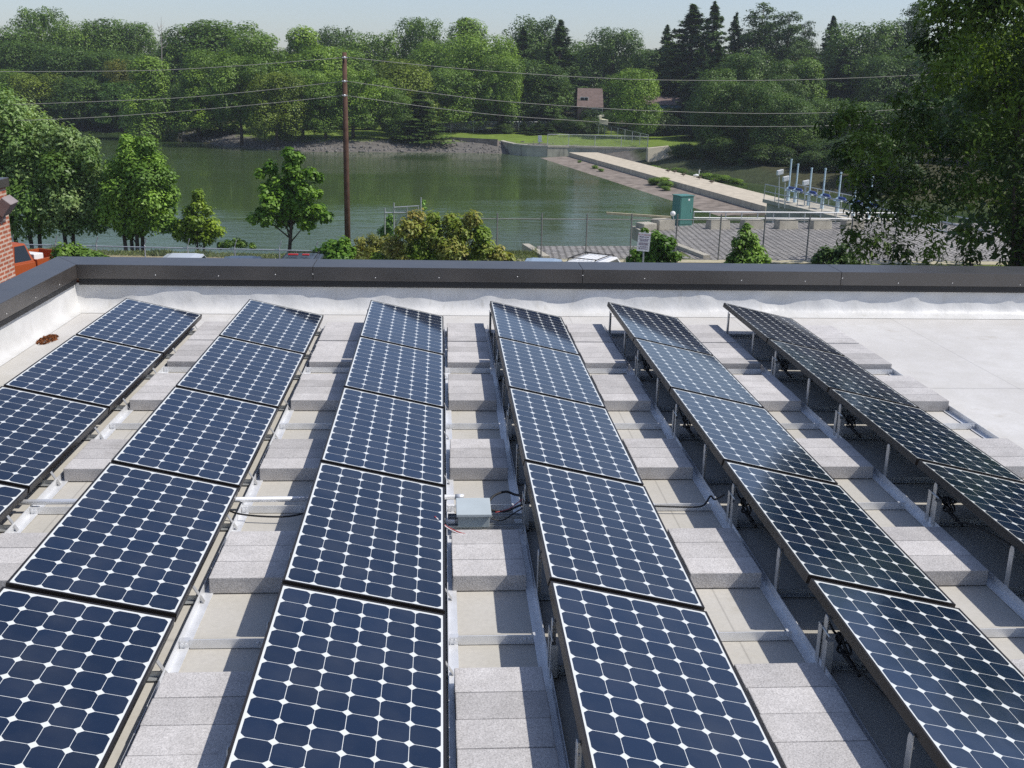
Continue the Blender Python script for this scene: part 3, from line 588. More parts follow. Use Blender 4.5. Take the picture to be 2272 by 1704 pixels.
# ------------------------------------------------------------------ pole and wires
pb = atd(771, 535, 47.5); pt = atd(764, 116, 47.5)
mb = MB(); mb.tube([np.array([pb[0], pb[1], -7.2]), pb+(pt-pb)*.5, pt], [.14, .12, .095], 12); pole = solo(mb, 'utility_pole', M['pole'], 'tall brown wooden utility pole standing before the water', 'utility pole', smooth=True)
for v in (128, 180.5, 212):
    p = atd(765, v, 47.37); mb = MB(); mb.tube([p+[-.12, -.02, 0], p+[.12, -.02, 0]], .03, 6); mb.ball(p+[0, -.09, .0], (.05, .05, .06), 8, 5); mb.build('insulator', M['galv'], pole, org=tuple(pole.location))
WR = {'top': [(-60, 160), (0, 159), (180, 158.5), (361.7, 155.5), (560, 144), (759, 128)], 'middle': [(-60, 235), (65, 231), (250, 224), (416, 216), (600, 199), (759, 180.6)], 'bottom': [(-60, 268), (72, 266.5), (220, 260), (362, 250), (560, 233), (759, 212.5)]}
WL = {'top': [(768, 127), (930, 144), (1101, 159), (1300, 171.5), (1459, 177.5), (1695, 178.5), (1900, 173), (2108, 162.6), (2330, 149)], 'middle': [(768, 180), (930, 203), (1101, 223.5), (1300, 238), (1459, 246.5), (1695, 252), (1900, 248), (2174, 233), (2330, 223)], 'bottom': [(768, 212), (930, 235), (1101, 255), (1300, 269), (1459, 277), (1695, 281), (1900, 277), (2205, 262), (2330, 254)]}
for nm, D_, sidew in ((k, v, s_) for s_, dd in (('left', WR), ('right', WL)) for k, v in dd.items()):
    P = [atd(u, v, 47.5) for u, v in D_]; out = []
    for i in range(len(P)-1):
        p0, p1, p2, p3 = P[max(i-1, 0)], P[i], P[i+1], P[min(i+2, len(P)-1)]
        for s_ in np.linspace(0, 1, 6)[:-1]: out.append(.5*((2*p1)+(-p0+p2)*s_+(2*p0-5*p1+4*p2-p3)*s_**2+(-p0+3*p1-3*p2+p3)*s_**3))
    out.append(P[-1]); mb = MB(); mb.tube(out, .0125, 5)
    solo(mb, 'overhead_wire', M['wire'], '%s overhead wire running %s from the wooden pole' % (nm, sidew), 'overhead wire', 'wires strung from the utility pole', smooth=True)
mb = MB(); p = atd(1338, 269, 47.4); mb.obox(p+[.03, 0, -.02], (.19, 0, -.03), (0, .09, 0), (.01, 0, .10)); mb.obox(p+[-.12, 0, .13], (.055, 0, .01), (0, .06, 0), (-.02, 0, .12)); mb.obox(p+[-.04, 0, .22], (.06, 0, .02), (0, .04, 0), (0, 0, .035))
for i in range(len(mb.v)): mb.v[i] = tuple(np.array(mb.v[i])+rs.normal(0, .012, 3))
M['cream'] = plain('cream plastic', (.62, .60, .42), .7); solo(mb, 'snagged_bag', M['cream'], 'cream crumpled bag snagged on the lowest right wire', 'bag')
# ------------------------------------------------------------------ gate works on the right
dkA, dkB = at(1728, 441, -5.5), at(1905, 482, -5.5); t = (dkB-dkA)/np.linalg.norm(dkB-dkA); n = np.array([t[1], -t[0], 0])
gw = empty('gate_walkway', tuple(dkA), 0, 'concrete sluice walkway with grey railings over dark piers', 'walkway')
mb = MB(); loft(mb, dkA, dkB+t*14, [(-1.3, -5.75), (-1.3, -5.5), (1.3, -5.5), (1.3, -5.75)]); mb.build('deck', M['conc'], gw)
mb = MB(); loft(mb, dkA+t*.3, dkB+t*14, [(-1.1, -9.5), (-1.1, -5.75), (1.1, -5.75), (1.1, -9.5)]); mb.build('pier', M['stained'], gw)
for s_ in (-1.2, 1.2):
    mb = MB(); L = np.linalg.norm(dkB-dkA)+14
    for h in (.55, 1.05): mb.tube([dkA+n*s_+[0, 0, h], dkA+t*L+n*s_+[0, 0, h]], .035, 5)
    for i in range(int(L/1.6)+1): mb.tube([dkA+t*i*1.6+n*s_, dkA+t*i*1.6+n*s_+[0, 0, 1.05]], .03, 5)
    mb.build('railing', M['galv'], gw)
for i, (u, vb, vt) in enumerate(((1768, 442, 356), (1795, 447, 367), (1826, 455, 376), (1858, 462, 377), (1893, 470, 386), (1930, 478, 392), (1962, 486, 396))):
    f = (i+.9)/7.0; p = dkA+t*(np.linalg.norm(at(u, vb, -5.5)-dkA)); p = dkA+t*float((p-dkA) @ t); hh = p[2]; dd = float((p-CAM) @ FH); ztop = atd(u, vt, dd)[2]
    g = empty('gate_lift', tuple(p), 0, 'pale blue sluice gate lift, %s from the left end of the walkway' % ORD[i+1], 'gate lift', 'gate lifts along the sluice walkway')
    mb = MB(); mb.tube([p, p+[0, 0, .75]], .12, 10); mb.tube([p+[0, 0, .75], p+[0, 0, .85], p+[0, 0, 1.0]], [.34, .26, .10], 12); mb.build('pedestal', M['stem'], g)
    mb = MB(); mb.tube([p+[0, 0, 1.0], (p[0], p[1], ztop)], .058, 9); mb.tube([(p[0], p[1], ztop), (p[0], p[1], ztop+.1)], .07, 9); mb.build('stem_cover', M['stem'], g)
    mb = MB(); mb.tube([p+t*.1+[0, 0, .95], p+t*.75+[0, 0, .95]], .10, 9); mb.ball(p+t*.8+[0, 0, .85], (.12, .12, .14), 8, 6); mb.build('motor', M['blue'], g)
for i, (u, vb, vt) in enumerate(((1729, 445, 382), (1742, 447, 396), (1786, 452, 405))):
    p = atd(u, vb, 72+i); q_ = atd(u, vt, 72+i); g = empty('lamp_post', tuple(p), 0, 'thin lamp post with white floodlight at the sluice, %s from left' % ORD[i+1], 'lamp post', 'lamp posts at the sluice walkway')
    mb = MB(); mb.tube([p-[0, 0, .5], q_], .035, 6); mb.build('post', M['galv'], g); mb = MB(); mb.obox(q_+[.0, -.15, .0], (.2, 0, .05), (0, .14, .0), (0, 0, .16)); mb.build('lamp_head', M['white'], g, bevel=.03)
cb = empty('electrical_cabinet', tuple(at(1512, 499, GZ)), 0, 'tall teal electrical cabinet standing by the water on the terrace', 'cabinet')
c0 = np.array(cb.location); ex = np.array([.94, .34, 0]); ey = np.array([-.34, .94, 0])
mb = MB(); mb.obox(c0+[0, 0, .80], ex*.42, ey*.40, (0, 0, .80)); mb.build('housing', M['teal'], cb, bevel=.015)
mb = MB(); mb.obox(c0+[0, 0, 1.625], ex*.46, ey*.44, (0, 0, .022)); mb.build('lid', M['teal'], cb)
mb = MB(); mb.obox(c0-ey*.408+[0, 0, .82], ex*.37, ey*.008, (0, 0, .72)); d_ = mb.build('door', M['teal'], cb); mb = MB(); mb.tube([c0-ey*.42+ex*.3+[0, 0, .75], c0-ey*.42+ex*.3+[0, 0, .9]], .02, 6); mb.build('handle', M['galv'], d_)
mb = MB(); p = c0-ey*.418+ex*.12+[0, 0, 1.42]; mb.obox(p, ex*.05, ey*.002, (0, 0, .05)); mb.build('plate', M['white'], cb)
ra = empty('railing', tuple(at(1540, 496, GZ)), 0, 'pale two bar pipe railing along the back of the terrace', 'railing')
P0, P1 = at(1538, 494.5, GZ), at(1990, 497, GZ); L = np.linalg.norm(P1-P0)
for h in (.28, .62): mb = MB(); mb.tube([P0+[0, 0, h], P1+[0, 0, h]], .042, 6); mb.build('rail', M['white'], ra)
for i in range(14): mb = MB(); mb.tube([P0+(P1-P0)*i/13-[0, 0, .5], P0+(P1-P0)*i/13+[0, 0, .62]], .03, 6); mb.build('post', M['galv'], ra)
for i, u in enumerate((1592, 1667, 1743, 1818, 1890)):
    p = at(u, 507.5, GZ); q_ = np.array([.57, .14, 0]); w = np.array([-.1, .25, 0]); mb = MB()
    mb.hexa([p-q_-w-[0, 0, .05], p+q_-w-[0, 0, .05], p+q_+w-[0, 0, .05], p-q_+w-[0, 0, .05], p-q_*.98-w*.8+[0, 0, .5], p+q_*.98-w*.8+[0, 0, .5], p+q_*.98+w*.8+[0, 0, .5], p-q_*.98+w*.8+[0, 0, .5]])
    solo(mb, 'concrete_barrier', M['conc'], 'low concrete barrier block below the railing, %s from the left' % ORD[i+1], 'concrete barrier', 'barrier blocks along the terrace', bevel=.03)
for (u, v, hx, hh, lb) in ((1470, 509, .52, .55, 'large concrete block at the foot of the teal cabinet'), (1433, 512, .42, .42, 'broken concrete block end over the water left of the cabinet')):
    p = at(u, v, GZ); mb = MB(); mb.obox(p+[0, 0, hh/2], (hx*.9, hx*.4, 0), (-.15, .4, 0), (0, 0, hh/2)); solo(mb, 'concrete_block', M['conc'], lb, 'concrete block', bevel=.04)
p0, p1 = atd(1345, 473, 57), atd(1488, 482.5, 57); mb = MB(); v_ = (p1-p0)/2; mb.obox((p0+p1)/2, v_, (0, .08, 0), (0, 0, .065)); solo(mb, 'timber_beam', M['log'], 'pale timber beam jutting out over the water from the terrace', 'beam', bevel=.01)
p = at(1497, 508, GZ); q_ = atd(1493, 474, float((p-CAM) @ FH)); g = empty('lamp_post', tuple(p), 0, 'short lamp post with round white head before teal cabinet', 'lamp post'); mb = MB(); mb.tube([p, q_], .025, 6); mb.build('post', M['galv'], g); mb = MB(); mb.ball(q_, (.15, .13, .14), 9, 6); mb.build('lamp_head', M['white'], g)
# ------------------------------------------------------------------ sign
sg = empty('parking_sign', tuple(at(1428, 590, GZ)*[1, 1, 0]+[0, 0, GZ]), 0, 'white no parking sign with red lettering on a post', 'sign')
sc = atd(1428.5, 537, 38); sg.location = (sc[0], sc[1], GZ); ux = np.array([.995, -.07, -.06]); uz = np.array([.06, 0, .998]); un = np.array([-.07, -.997, 0])
def sp(a, b, o=0): return sc+ux*a+uz*b+un*o
mb = MB(); mb.obox(sc, ux*.225, uz*.335, un*.004); mb.build('sign_plate', M['white'], sg)
M['signred'] = plain('red sign ink', (.38, .035, .06), .6); M['signink'] = plain('grey violet sign ink', (.20, .12, .17), .6)
fc = bpy.data.curves.new('lettering', 'FONT'); fc.body = 'NO PARKING'; fc.size = .078; fc.align_x = 'CENTER'; fo = bpy.data.objects.new('tmp', fc); COL.objects.link(fo); bpy.context.view_layer.update()
me = bpy.data.meshes.new_from_object(fo.evaluated_get(bpy.context.evaluated_depsgraph_get())); bpy.data.objects.remove(fo)
mb = MB(); mb.add([sp(v.co.x*.98, v.co.y+.235, .007) - 0*un for v in me.vertices], [tuple(p.vertices) for p in me.polygons]); mb.build('lettering', M['signred'], sg)
mb = MB(); rw = random.Random(2)
for b, h, wd in ((.185, .026, .36), (.11, .020, .37), (.07, .018, .30), (.035, .018, .30), (-.03, .02, .34), (-.065, .02, .34), (-.10, .02, .34), (-.16, .016, .24), (-.19, .016, .36), (-.245, .024, .33)):
    x = -wd/2
    while x < wd/2-.01:
        w = min(rw.uniform(.03, .08), wd/2-x); mb.add([sp(x, b-h/2, .0065), sp(x+w, b-h/2, .0065), sp(x+w, b+h/2, .0065), sp(x, b+h/2, .0065)], [(0, 1, 2, 3)]); x += w+.012
mb.build('small_print', M['signink'], sg)
mb = MB(); mb.tube([(sc[0]+.02, sc[1]+.03, GZ-.3), sp(0, .37, -.03)], .03, 8); mb.build('post', M['galv'], sg)
# metal frame by the water
fr = empty('metal_gate', tuple(atd(895, 520, 53)), 0, 'grey metal gate frame by the water behind the brown leaved bush', 'gate frame'); mb = MB()
for u, va, vb in ((854, 462, 520), (874, 450, 520), (903, 458, 520), (928, 457, 520), (934, 438, 525)): mb.tube([atd(u, vb, 53), atd(u, va, 53)], .04, 6)
for (a, b), (c, e) in (((874, 460.5), (930, 457)), ((854, 472.5), (905, 472)), ((874, 505), (925, 501))): mb.tube([atd(a, b, 53), atd(c, e, 53)], .04, 6)
mb.build('gate_frame', M['galv'], fr); mb = MB()
for i in range(40):
    x = i/40
    for s_ in (0, 1): a = atd(876+50*x, 462, 53); b = atd(876+50*min(1, max(0, x+(.5 if s_ else -.5))), 504, 53); mb.tube([a, b], .003, 3, cap=False)
mb.build('mesh', M['galv'], fr)
# ------------------------------------------------------------------ brick wing with floodlight
bw = empty('brick_wing', (-3.6, 3, -5), 0, 'red brick wing at the left edge with dark coping', 'building'); ze = atd(5, 405, 17)[2]; pe = atd(22, 500, 16.6); bx, by = pe[0], pe[1]
mb = MB(); mb.box(bx-6, bx, by-9, by, -5, ze); mb.build('wall', M['brick'], bw)
mb = MB(); mb.box(bx-6.05, bx+.045, by-9, by+.045, ze-.02, ze+.12); mb.build('coping', M['coping'], bw, bevel=.01)
q_ = atd(24, 465, 16.1); fl = empty('floodlight', (bx, by-.3, q_[2]), 0, 'boxy bronze floodlight tilted on the brick wall', 'floodlight')
c = np.array([bx+.10, by-.32, q_[2]+.03]); a1 = np.array([.62, -.1, .78]); a1 /= np.linalg.norm(a1); a2 = np.array([.78, 0, -.62]); a3 = np.cross(a1, a2)
mb = MB(); mb.obox(c, a1*.13, a3*.14, a2*.085); M['fix'] = plain('bronze enamel', (.26, .22, .21), .5); mb.build('housing', M['fix'], fl, bevel=.012)
mb = MB(); mb.obox((bx+.03, by-.32, q_[2]-.12), (.03, 0, 0), (0, .05, 0), (0, 0, .07)); mb.build('bracket', M['fix'], fl)
# ------------------------------------------------------------------ foliage
def leaves(P, nrm, size, rngl, asp=.5, tintv=None, mat=None, name='crown', hang=0.0):
    """many small rhombic leaves at points P facing roughly along nrm"""
    n = len(P); d = nrm + rngl.normal(0, .42, (n, 3)); d /= np.linalg.norm(d, axis=1)[:, None]
    a = rngl.normal(0, 1, (n, 3)); a[:, 2] -= hang*2.2; a -= d*np.sum(a*d, 1)[:, None]; a /= np.linalg.norm(a, axis=1)[:, None]; b = np.cross(d, a)
    s = (size*rngl.uniform(.6, 1.35, n))[:, None]; w = s*asp
    mid = P + d*s*.10
    V = np.stack([P-a*s*.5, mid+b*w*.5, P+a*s*.5, mid-b*w*.5], 1).reshape(-1, 3); F = np.arange(4*n).reshape(n, 4)
    return npmesh(name, V, F, mat, np.clip(tintv*rngl.uniform(.75, 1.25, n), 0, 1.5))
def lobes_to_crown(L, n, size, seed, mat, asp=.55, hang=0.0, up=.85, shell=.6, flat=1.0, name='crown', jag=.25):
    """L: array of (x, y, z, rx, ry, rz); leaves spread through the outer part of each lobe"""
    r = np.random.default_rng(seed); L = np.array(L, float); w = (L[:, 3]*L[:, 4]*L[:, 5])**(2/3); k = r.choice(len(L), n, p=w/w.sum())
    d = r.normal(0, 1, (n, 3)); d /= np.linalg.norm(d, axis=1)[:, None]
    # sprays: the lobe surface is broken into twigs
    tw = r.normal(0, 1, (len(L), 26, 3)); tw /= np.linalg.norm(tw, axis=2)[:, :, None]; j = r.integers(0, 26, n); m = r.uniform(0, 1, n) < .6
    dd = tw[k, j] + r.normal(0, .22, (n, 3)); dd /= np.linalg.norm(dd, axis=1)[:, None]; d = np.where(m[:, None], dd, d)
    rad = np.where(r.uniform(0, 1, n) < .8, r.uniform(shell, 1.0, n), r.uniform(.1, 1, n)) + np.where(m, r.normal(0, jag*.5, n), 0)
    P = L[k, :3] + d*rad[:, None]*L[k, 3:6]
    nr = d + np.array([0, 0, up]); lt = r.uniform(.35, 1.05, len(L))[k]*np.where(m, r.uniform(.8, 1.2, (len(L), 26))[k, j], 1)
    return leaves(P, nr, size, r, asp, lt*.75, mat, name, hang)
def decid_lobes(seed, n=30, R_=.33, z0=.16, shape='oval', lr=(.075, .19)):
    r = random.Random(seed); L = []
    for i in range(n):
        z = z0+.06 + (.90-z0)*((i+.5)/n)**.85; t = (z-z0)/(1-z0)
        if shape == 'oval': e = math.sqrt(max(.05, 1-((t-.42)/.62)**2))
        elif shape == 'cone': e = max(.12, 1.05*(1-t)**.75)
        elif shape == 'vase': e = math.sqrt(max(.05, 1-((t-.62)/.62)**2))
        else: e = math.sqrt(max(.06, 1-((t-.3)/.72)**2))
        a = i*2.39996+r.uniform(-.5, .5); q = r.uniform(.45, .95)*e*R_; rr = r.uniform(*lr)*(.65+.5*e)
        L.append((q*math.cos(a), q*math.sin(a), min(z, .96-rr*.6), rr*1.1, rr*1.1, rr*r.uniform(.75, 1.0)))
    for i in range(12):
        z = r.uniform(z0+.1, .97); t = (z-z0)/(1-z0); e = math.sqrt(max(.05, 1-((t-.42)/.62)**2)) if shape != 'cone' else max(.1, 1.05*(1-t)**.75)
        a = r.uniform(0, 6.28); q = r.uniform(.95, 1.22)*e*R_; rr = r.uniform(.035, .07); L.append((q*math.cos(a), q*math.sin(a), min(z+r.uniform(0, .03), 1-rr), rr*1.2, rr*1.2, rr))
    for i in range(4): L.append((r.uniform(-.1, .1)*R_*3, r.uniform(-.1, .1)*R_*3, z0+.2+.13*i, .12, .12, .11))
    return L
def trunk_mesh(L, seed, r0=.022, zt=.85, nl=8, mat=None, lean=(0, 0)):
    r = random.Random(seed); mb = MB(); T = [(lean[0]*s+r.uniform(-.006, .006), lean[1]*s+r.uniform(-.006, .006), -.05+s*(zt+.05)) for s in (0, .2, .4, .6, .8, 1)]
    mb.tube(T, [r0*1.25, r0, r0*.85, r0*.65, r0*.42, r0*.15], 8)
    for l in sorted(L, key=lambda q: r.random())[:nl]:
        z = max(.12, l[2]*.55); s = (z+.05)/(zt+.05); b = np.array([lean[0]*s, lean[1]*s, z]); c = np.array(l[:3]); mb.tube([b, b+(c-b)*.5+[0, 0, -.01], c], [r0*.5, r0*.3, r0*.12], 5)
    return mb.mesh('trunk', mat or M['bark'], smooth=True)
def conifer_mesh(seed, R_=.17, z0=.10, levels=30, kind='spruce', n=7000, size=.034):
    r = np.random.default_rng(seed); P = []; N = []; T = []; per = n//levels; br = []
    for i in range(levels):
        s = i/(levels-1); z = z0+(1-z0)*s
        L = R_*((1-s)**(.8 if kind == 'spruce' else .6)+.03)
        if kind == 'pine': L *= 1.0+.35*math.sin(i*2.1)
        nb = 4
        for b in range(nb):
            a = r.uniform(0, 6.283); LL = L*r.uniform(.5, 1.25); m = max(6, int(per/nb*(LL/R_+.15)*1.7)); q = r.uniform(.12, 1, m)**.75
            zz = z + r.normal(0, .008) + LL*((-.55*q+.30*q*q) if kind == 'spruce' else (.12*q+.10*q*q)) + r.normal(0, .007 if kind == 'spruce' else .012, m)
            sp_ = r.normal(0, .16 if kind == 'spruce' else .28, m)*LL*q; P.append(np.stack([LL*q*math.cos(a)-sp_*math.sin(a), LL*q*math.sin(a)+sp_*math.cos(a), zz], 1))
            N.append(np.tile([.25*math.cos(a), .25*math.sin(a), 1], (m, 1))); T.append(np.full(m, r.uniform(.35, .8))*(.75+.35*q)); br.append((a, LL, z))
    P, N, T = np.concatenate(P), np.concatenate(N), np.concatenate(T)
    return leaves(P, N, size, r, .38, T, M['needle'], 'crown'), br
PROTO = {}
def proto_tree(key):
    if key in PROTO: return PROTO[key]
    kind, i = key
    if kind == 'pine':
        r = random.Random(300+i); L = []
        for k in range(22):
            s_ = k/21; z = .26+.70*s_; rr = .19*(1-s_)**.55+.035
            for j in range(4 if s_ < .85 else 2):
                a = r.uniform(0, 6.28); q = rr*r.uniform(.35, 1.05); w_ = r.uniform(.055, .10)*(.6+.6*(1-s_)); L.append((q*math.cos(a), q*math.sin(a), z+r.uniform(-.02, .03), w_*1.35, w_*1.35, w_*.62))
        c = lobes_to_crown(L, 16000, .024, 310+i, M['needle'], .30, 0, .6, .35); t = trunk_mesh(L, 5, .016, .95, 10)
    elif kind in ('spruce', 'hemlock'):
        c, br = conifer_mesh(100+i*7+len(kind), {'spruce': .19, 'hemlock': .24}[kind], {'spruce': .06, 'hemlock': .05}[kind], {'spruce': 64, 'hemlock': 56}[kind], 'pine' if kind == 'pine' else 'spruce', 15000, {'spruce': .024, 'hemlock': .027}[kind])
        mb = MB(); mb.tube([(0, 0, -.05), (0, 0, .5), (0, 0, .97)], [.016, .010, .002], 7)
        for a, L, z in br[::5]: mb.tube([(0, 0, z), (L*.7*math.cos(a), L*.7*math.sin(a), z-.02*(kind != 'pine'))], [.004, .001], 4)
        t = mb.mesh('trunk', M['bark'], smooth=True)
    elif kind == 'bush':
        r = random.Random(40+i); L = [(r.uniform(-.3, .3), r.uniform(-.3, .3), r.uniform(.2, .72), .28, .28, .25) for _ in range(9)]; c = lobes_to_crown(L, 8000, .052, 60+i, M['leaf']); mb = MB()
        for l in L[:5]: mb.tube([(0, 0, -.05), (l[0]*.6, l[1]*.6, l[2]*.6), l[:3]], [.02, .012, .004], 5)
        t = mb.mesh('stem', M['bark'])
    else:
        L = decid_lobes(10+i*3+len(kind), {'oval': 22, 'round': 24, 'vase': 19, 'cone': 22}[kind], {'oval': .30, 'round': .36, 'vase': .34, 'cone': .27}[kind], {'oval': .14, 'round': .12, 'vase': .22, 'cone': .12}[kind], kind)
        c = lobes_to_crown(L, 20000, .023, 30+i*5+len(kind), M['leaf'], .62, shell=.78, jag=.16); t = trunk_mesh(L, i, .02)
    PROTO[key] = (c, t); return PROTO[key]
CW = {'oval': .62, 'round': .74, 'vase': .70, 'cone': .56, 'spruce': .19, 'pine': .42, 'hemlock': .36, 'bush': 1.1}
rt = random.Random(77)
def put_tree(name, kind, i, base, h, width, color, label, cat='tree', group=None):
    c, t = proto_tree((kind, i)); o = empty(name, base, 0, label, cat, group)
    sx = width/CW[kind]; a = link('crown' if kind != 'bush' else 'foliage', c, None, o); b = link('trunk' if kind != 'bush' else 'stem', t, None, o); rz = rt.uniform(0, 6.28)
    for x in (a, b): x.scale = (sx, sx, h); x.rotation_euler = (0, 0, rz)
    a.color = (*color, 1); return o
DKG, MID, LGT, YEL, OLV, BLU, BRN = (.66, .76, .60), (.98, 1.06, .75), (1.35, 1.4, .85), (1.6, 1.6, .85), (1.25, 1.1, .65), (.76, .95, .85), (1.5, 1.0, .7)
# far bank trees: column, crown top, crown width (in pixels of the 2212 wide view), distance, kind, variant, tint, tone word
FAR = [(-70, 70, 150, 205, 'round', 0, DKG), (15, 62, 130, 196, 'oval', 1, DKG), (100, 18, 105, 205, 'round', 1, MID), (60, 92, 110, 188, 'oval', 0, DKG), (172, 50, 115, 200, 'round', 2, MID), (240, 42, 120, 205, 'oval', 2, DKG), (300, 50, 105, 210, 'round', 0, MID),
 (150, 100, 120, 186, 'round', 1, DKG), (230, 112, 120, 184, 'oval', 1, DKG), (290, 120, 90, 182, 'vase', 0, DKG), (80, 160, 120, 178, 'round', 2, OLV), (170, 170, 110, 177, 'oval', 0, DKG), (10, 150, 100, 180, 'oval', 2, MID), (255, 175, 100, 175, 'round', 0, BLU), (385, 95, 110, 190, 'oval', 1, MID),
 (322, 124, 105, 158, 'cone', 0, LGT), (265, 128, 60, 178, 'oval', 2, BRN), (480, 46, 190, 195, 'round', 1, MID), (425, 60, 110, 192, 'oval', 0, DKG), (548, 72, 115, 158, 'oval', 1, MID), (470, 110, 130, 160, 'round', 2, MID), (420, 150, 90, 157, 'cone', 1, LGT), (515, 120, 110, 147, 'vase', 0, MID), (385, 180, 70, 170, 'round', 0, DKG),
 (592, 158, 95, 144, 'oval', 0, OLV), (655, 60, 115, 180, 'cone', 1, YEL), (690, 100, 130, 166, 'oval', 2, LGT), (650, 150, 100, 147, 'round', 1, LGT), (720, 60, 100, 198, 'round', 0, DKG), (745, 108, 110, 172, 'oval', 1, MID), (810, 74, 130, 192, 'round', 2, MID), (760, 150, 110, 148, 'vase', 1, LGT), (700, 185, 90, 146, 'oval', 0, MID),
 (868, 128, 120, 158, 'oval', 2, OLV), (905, 40, 105, 195, 'round', 1, MID), (845, 190, 80, 149, 'round', 0, MID), (908, 196, 62, 150, 'spruce', 0, LGT), (962, 88, 130, 180, 'round', 1, LGT), (1012, 42, 100, 190, 'cone', 0, LGT), (1035, 78, 150, 172, 'round', 2, LGT), (975, 150, 110, 164, 'oval', 1, MID), (1080, 120, 80, 166, 'vase', 0, LGT),
 (1152, 38, 120, 198, 'round', 0, DKG), (1208, 52, 72, 180, 'spruce', 1, MID), (1128, 68, 100, 182, 'hemlock', 0, MID), (1186, 95, 66, 172, 'hemlock', 1, MID), (1165, 130, 100, 172, 'oval', 2, DKG), (1090, 170, 80, 170, 'oval', 0, DKG), (1322, 62, 120, 200, 'round', 1, DKG), (1275, 100, 80, 204, 'oval', 1, DKG), (1374, 148, 92, 160, 'oval', 2, LGT), (1400, 110, 80, 190, 'oval', 0, DKG),
 (1435, 62, 56, 188, 'spruce', 0, MID), (1487, 20, 106, 180, 'spruce', 1, MID), (1532, 16, 118, 176, 'hemlock', 0, MID), (1580, 40, 84, 182, 'hemlock', 1, MID), (1637, 12, 120, 180, 'pine', 0, MID), (1692, 26, 100, 178, 'pine', 1, MID), (1730, 50, 80, 185, 'pine', 0, DKG), (1786, 44, 52, 190, 'spruce', 1, DKG), (1512, 110, 90, 170, 'hemlock', 1, DKG), (1545, 100, 100, 160, 'hemlock', 0, DKG),
 (1605, 118, 110, 158, 'oval', 0, DKG), (1665, 130, 100, 154, 'vase', 1, DKG), (1742, 128, 100, 150, 'cone', 1, MID), (1700, 160, 90, 148, 'round', 0, DKG), (1855, 54, 150, 168, 'round', 2, DKG), (1935, 46, 120, 172, 'oval', 1, DKG), (1820, 110, 120, 160, 'hemlock', 1, DKG), (1900, 120, 130, 156, 'round', 1, DKG), (1985, 100, 130, 158, 'oval', 0, DKG), (1965, 2, 90, 170, 'pine', 1, MID), (2060, 60, 150, 170, 'round', 0, DKG), (2150, 50, 150, 168, 'round', 2, DKG), (2240, 60, 150, 170, 'oval', 2, DKG), (2330, 60, 150, 166, 'round', 1, DKG),
 (1800, 215, 110, 128, 'round', 2, DKG), (1720, 225, 90, 132, 'oval', 1, DKG), (1650, 235, 90, 138, 'round', 0, DKG), (1890, 220, 120, 126, 'oval', 2, DKG), (1990, 215, 120, 124, 'round', 1, DKG), (2090, 210, 120, 122, 'oval', 0, DKG), (2190, 200, 130, 120, 'round', 0, DKG), (1590, 225, 90, 142, 'oval', 2, DKG), (1572, 172, 100, 131, 'oval', 1, DKG), (1640, 180, 100, 127, 'vase', 0, DKG), (1550, 150, 80, 140, 'oval', 0, DKG), (1700, 200, 100, 122, 'oval', 2, DKG)]
TONE = {DKG: 'dark green', MID: 'mid green', LGT: 'light green', YEL: 'pale yellow green', OLV: 'olive green', BLU: 'bluish green', BRN: 'brown tinged'}
KN = {'round': ('broad_tree', 'broad round'), 'oval': ('leafy_tree', 'oval leafy'), 'vase': ('spreading_tree', 'spreading'), 'cone': ('tapering_tree', 'tapering leafy'), 'spruce': ('spruce_tree', 'pointed spruce'), 'pine': ('pine_tree', 'open topped pine'), 'hemlock': ('hemlock_tree', 'drooping conifer')}
CNT = {}
for u, vt, w, d, kind, i, col in sorted(FAR, key=lambda q: q[0]):
    u *= 1.0271; vt *= 1.0271; w *= 1.0271; p = hor(u, d); zb = hz(p[0], p[1]); top = atd(u, vt, d)[2]
    zone = 'left of the pole' if u < 745 else 'between pole and dam end' if u < 1290 else 'right of the dam end'
    k = (TONE[col], KN[kind][1], zone); CNT[k] = CNT.get(k, 0)+1
    put_tree(KN[kind][0], kind, i, (p[0], p[1], zb-.1), (top-zb)*1.03, w/FPX*d*1.12, col, '%s %s tree %s, %s from left' % (k[0], k[1], zone, ORD[CNT[k]]), 'tree', 'trees along the far bank')
for i, (az, d, h) in enumerate(((32, 46, 15), (39, 43, 16), (46, 40, 14), (54, 40, 15), (62, 38, 14))):      # off to the right, mirrored in the panels
    a_ = R(az); q_ = CAM + np.array([math.sin(a_), math.cos(a_), 0])*d; put_tree('broad_tree', 'round', i % 3, (q_[0], q_[1], GZ), h, 11, DKG, 'dark tree beside the building outside the right edge, %s from left' % ORD[i+1], 'tree', 'trees beside the building')
for i in range(34):                       # the wood behind, seen in the gaps
    u = -60+i*72+rt.uniform(-15, 15); d = 222+rt.uniform(-6, 22); p = hor(u, d); zb = hz(p[0], p[1]); top = atd(u, 98+rt.uniform(-8, 30), d)[2]; kind = ('round', 'oval')[i % 2]
    put_tree('broad_tree', kind, i % 3, (p[0], p[1], zb), top-zb, 13+rt.uniform(0, 4), DKG, 'shaded background tree deep in the far wood, %s from left' % ORD[i+1], 'tree', 'background trees of the far wood')
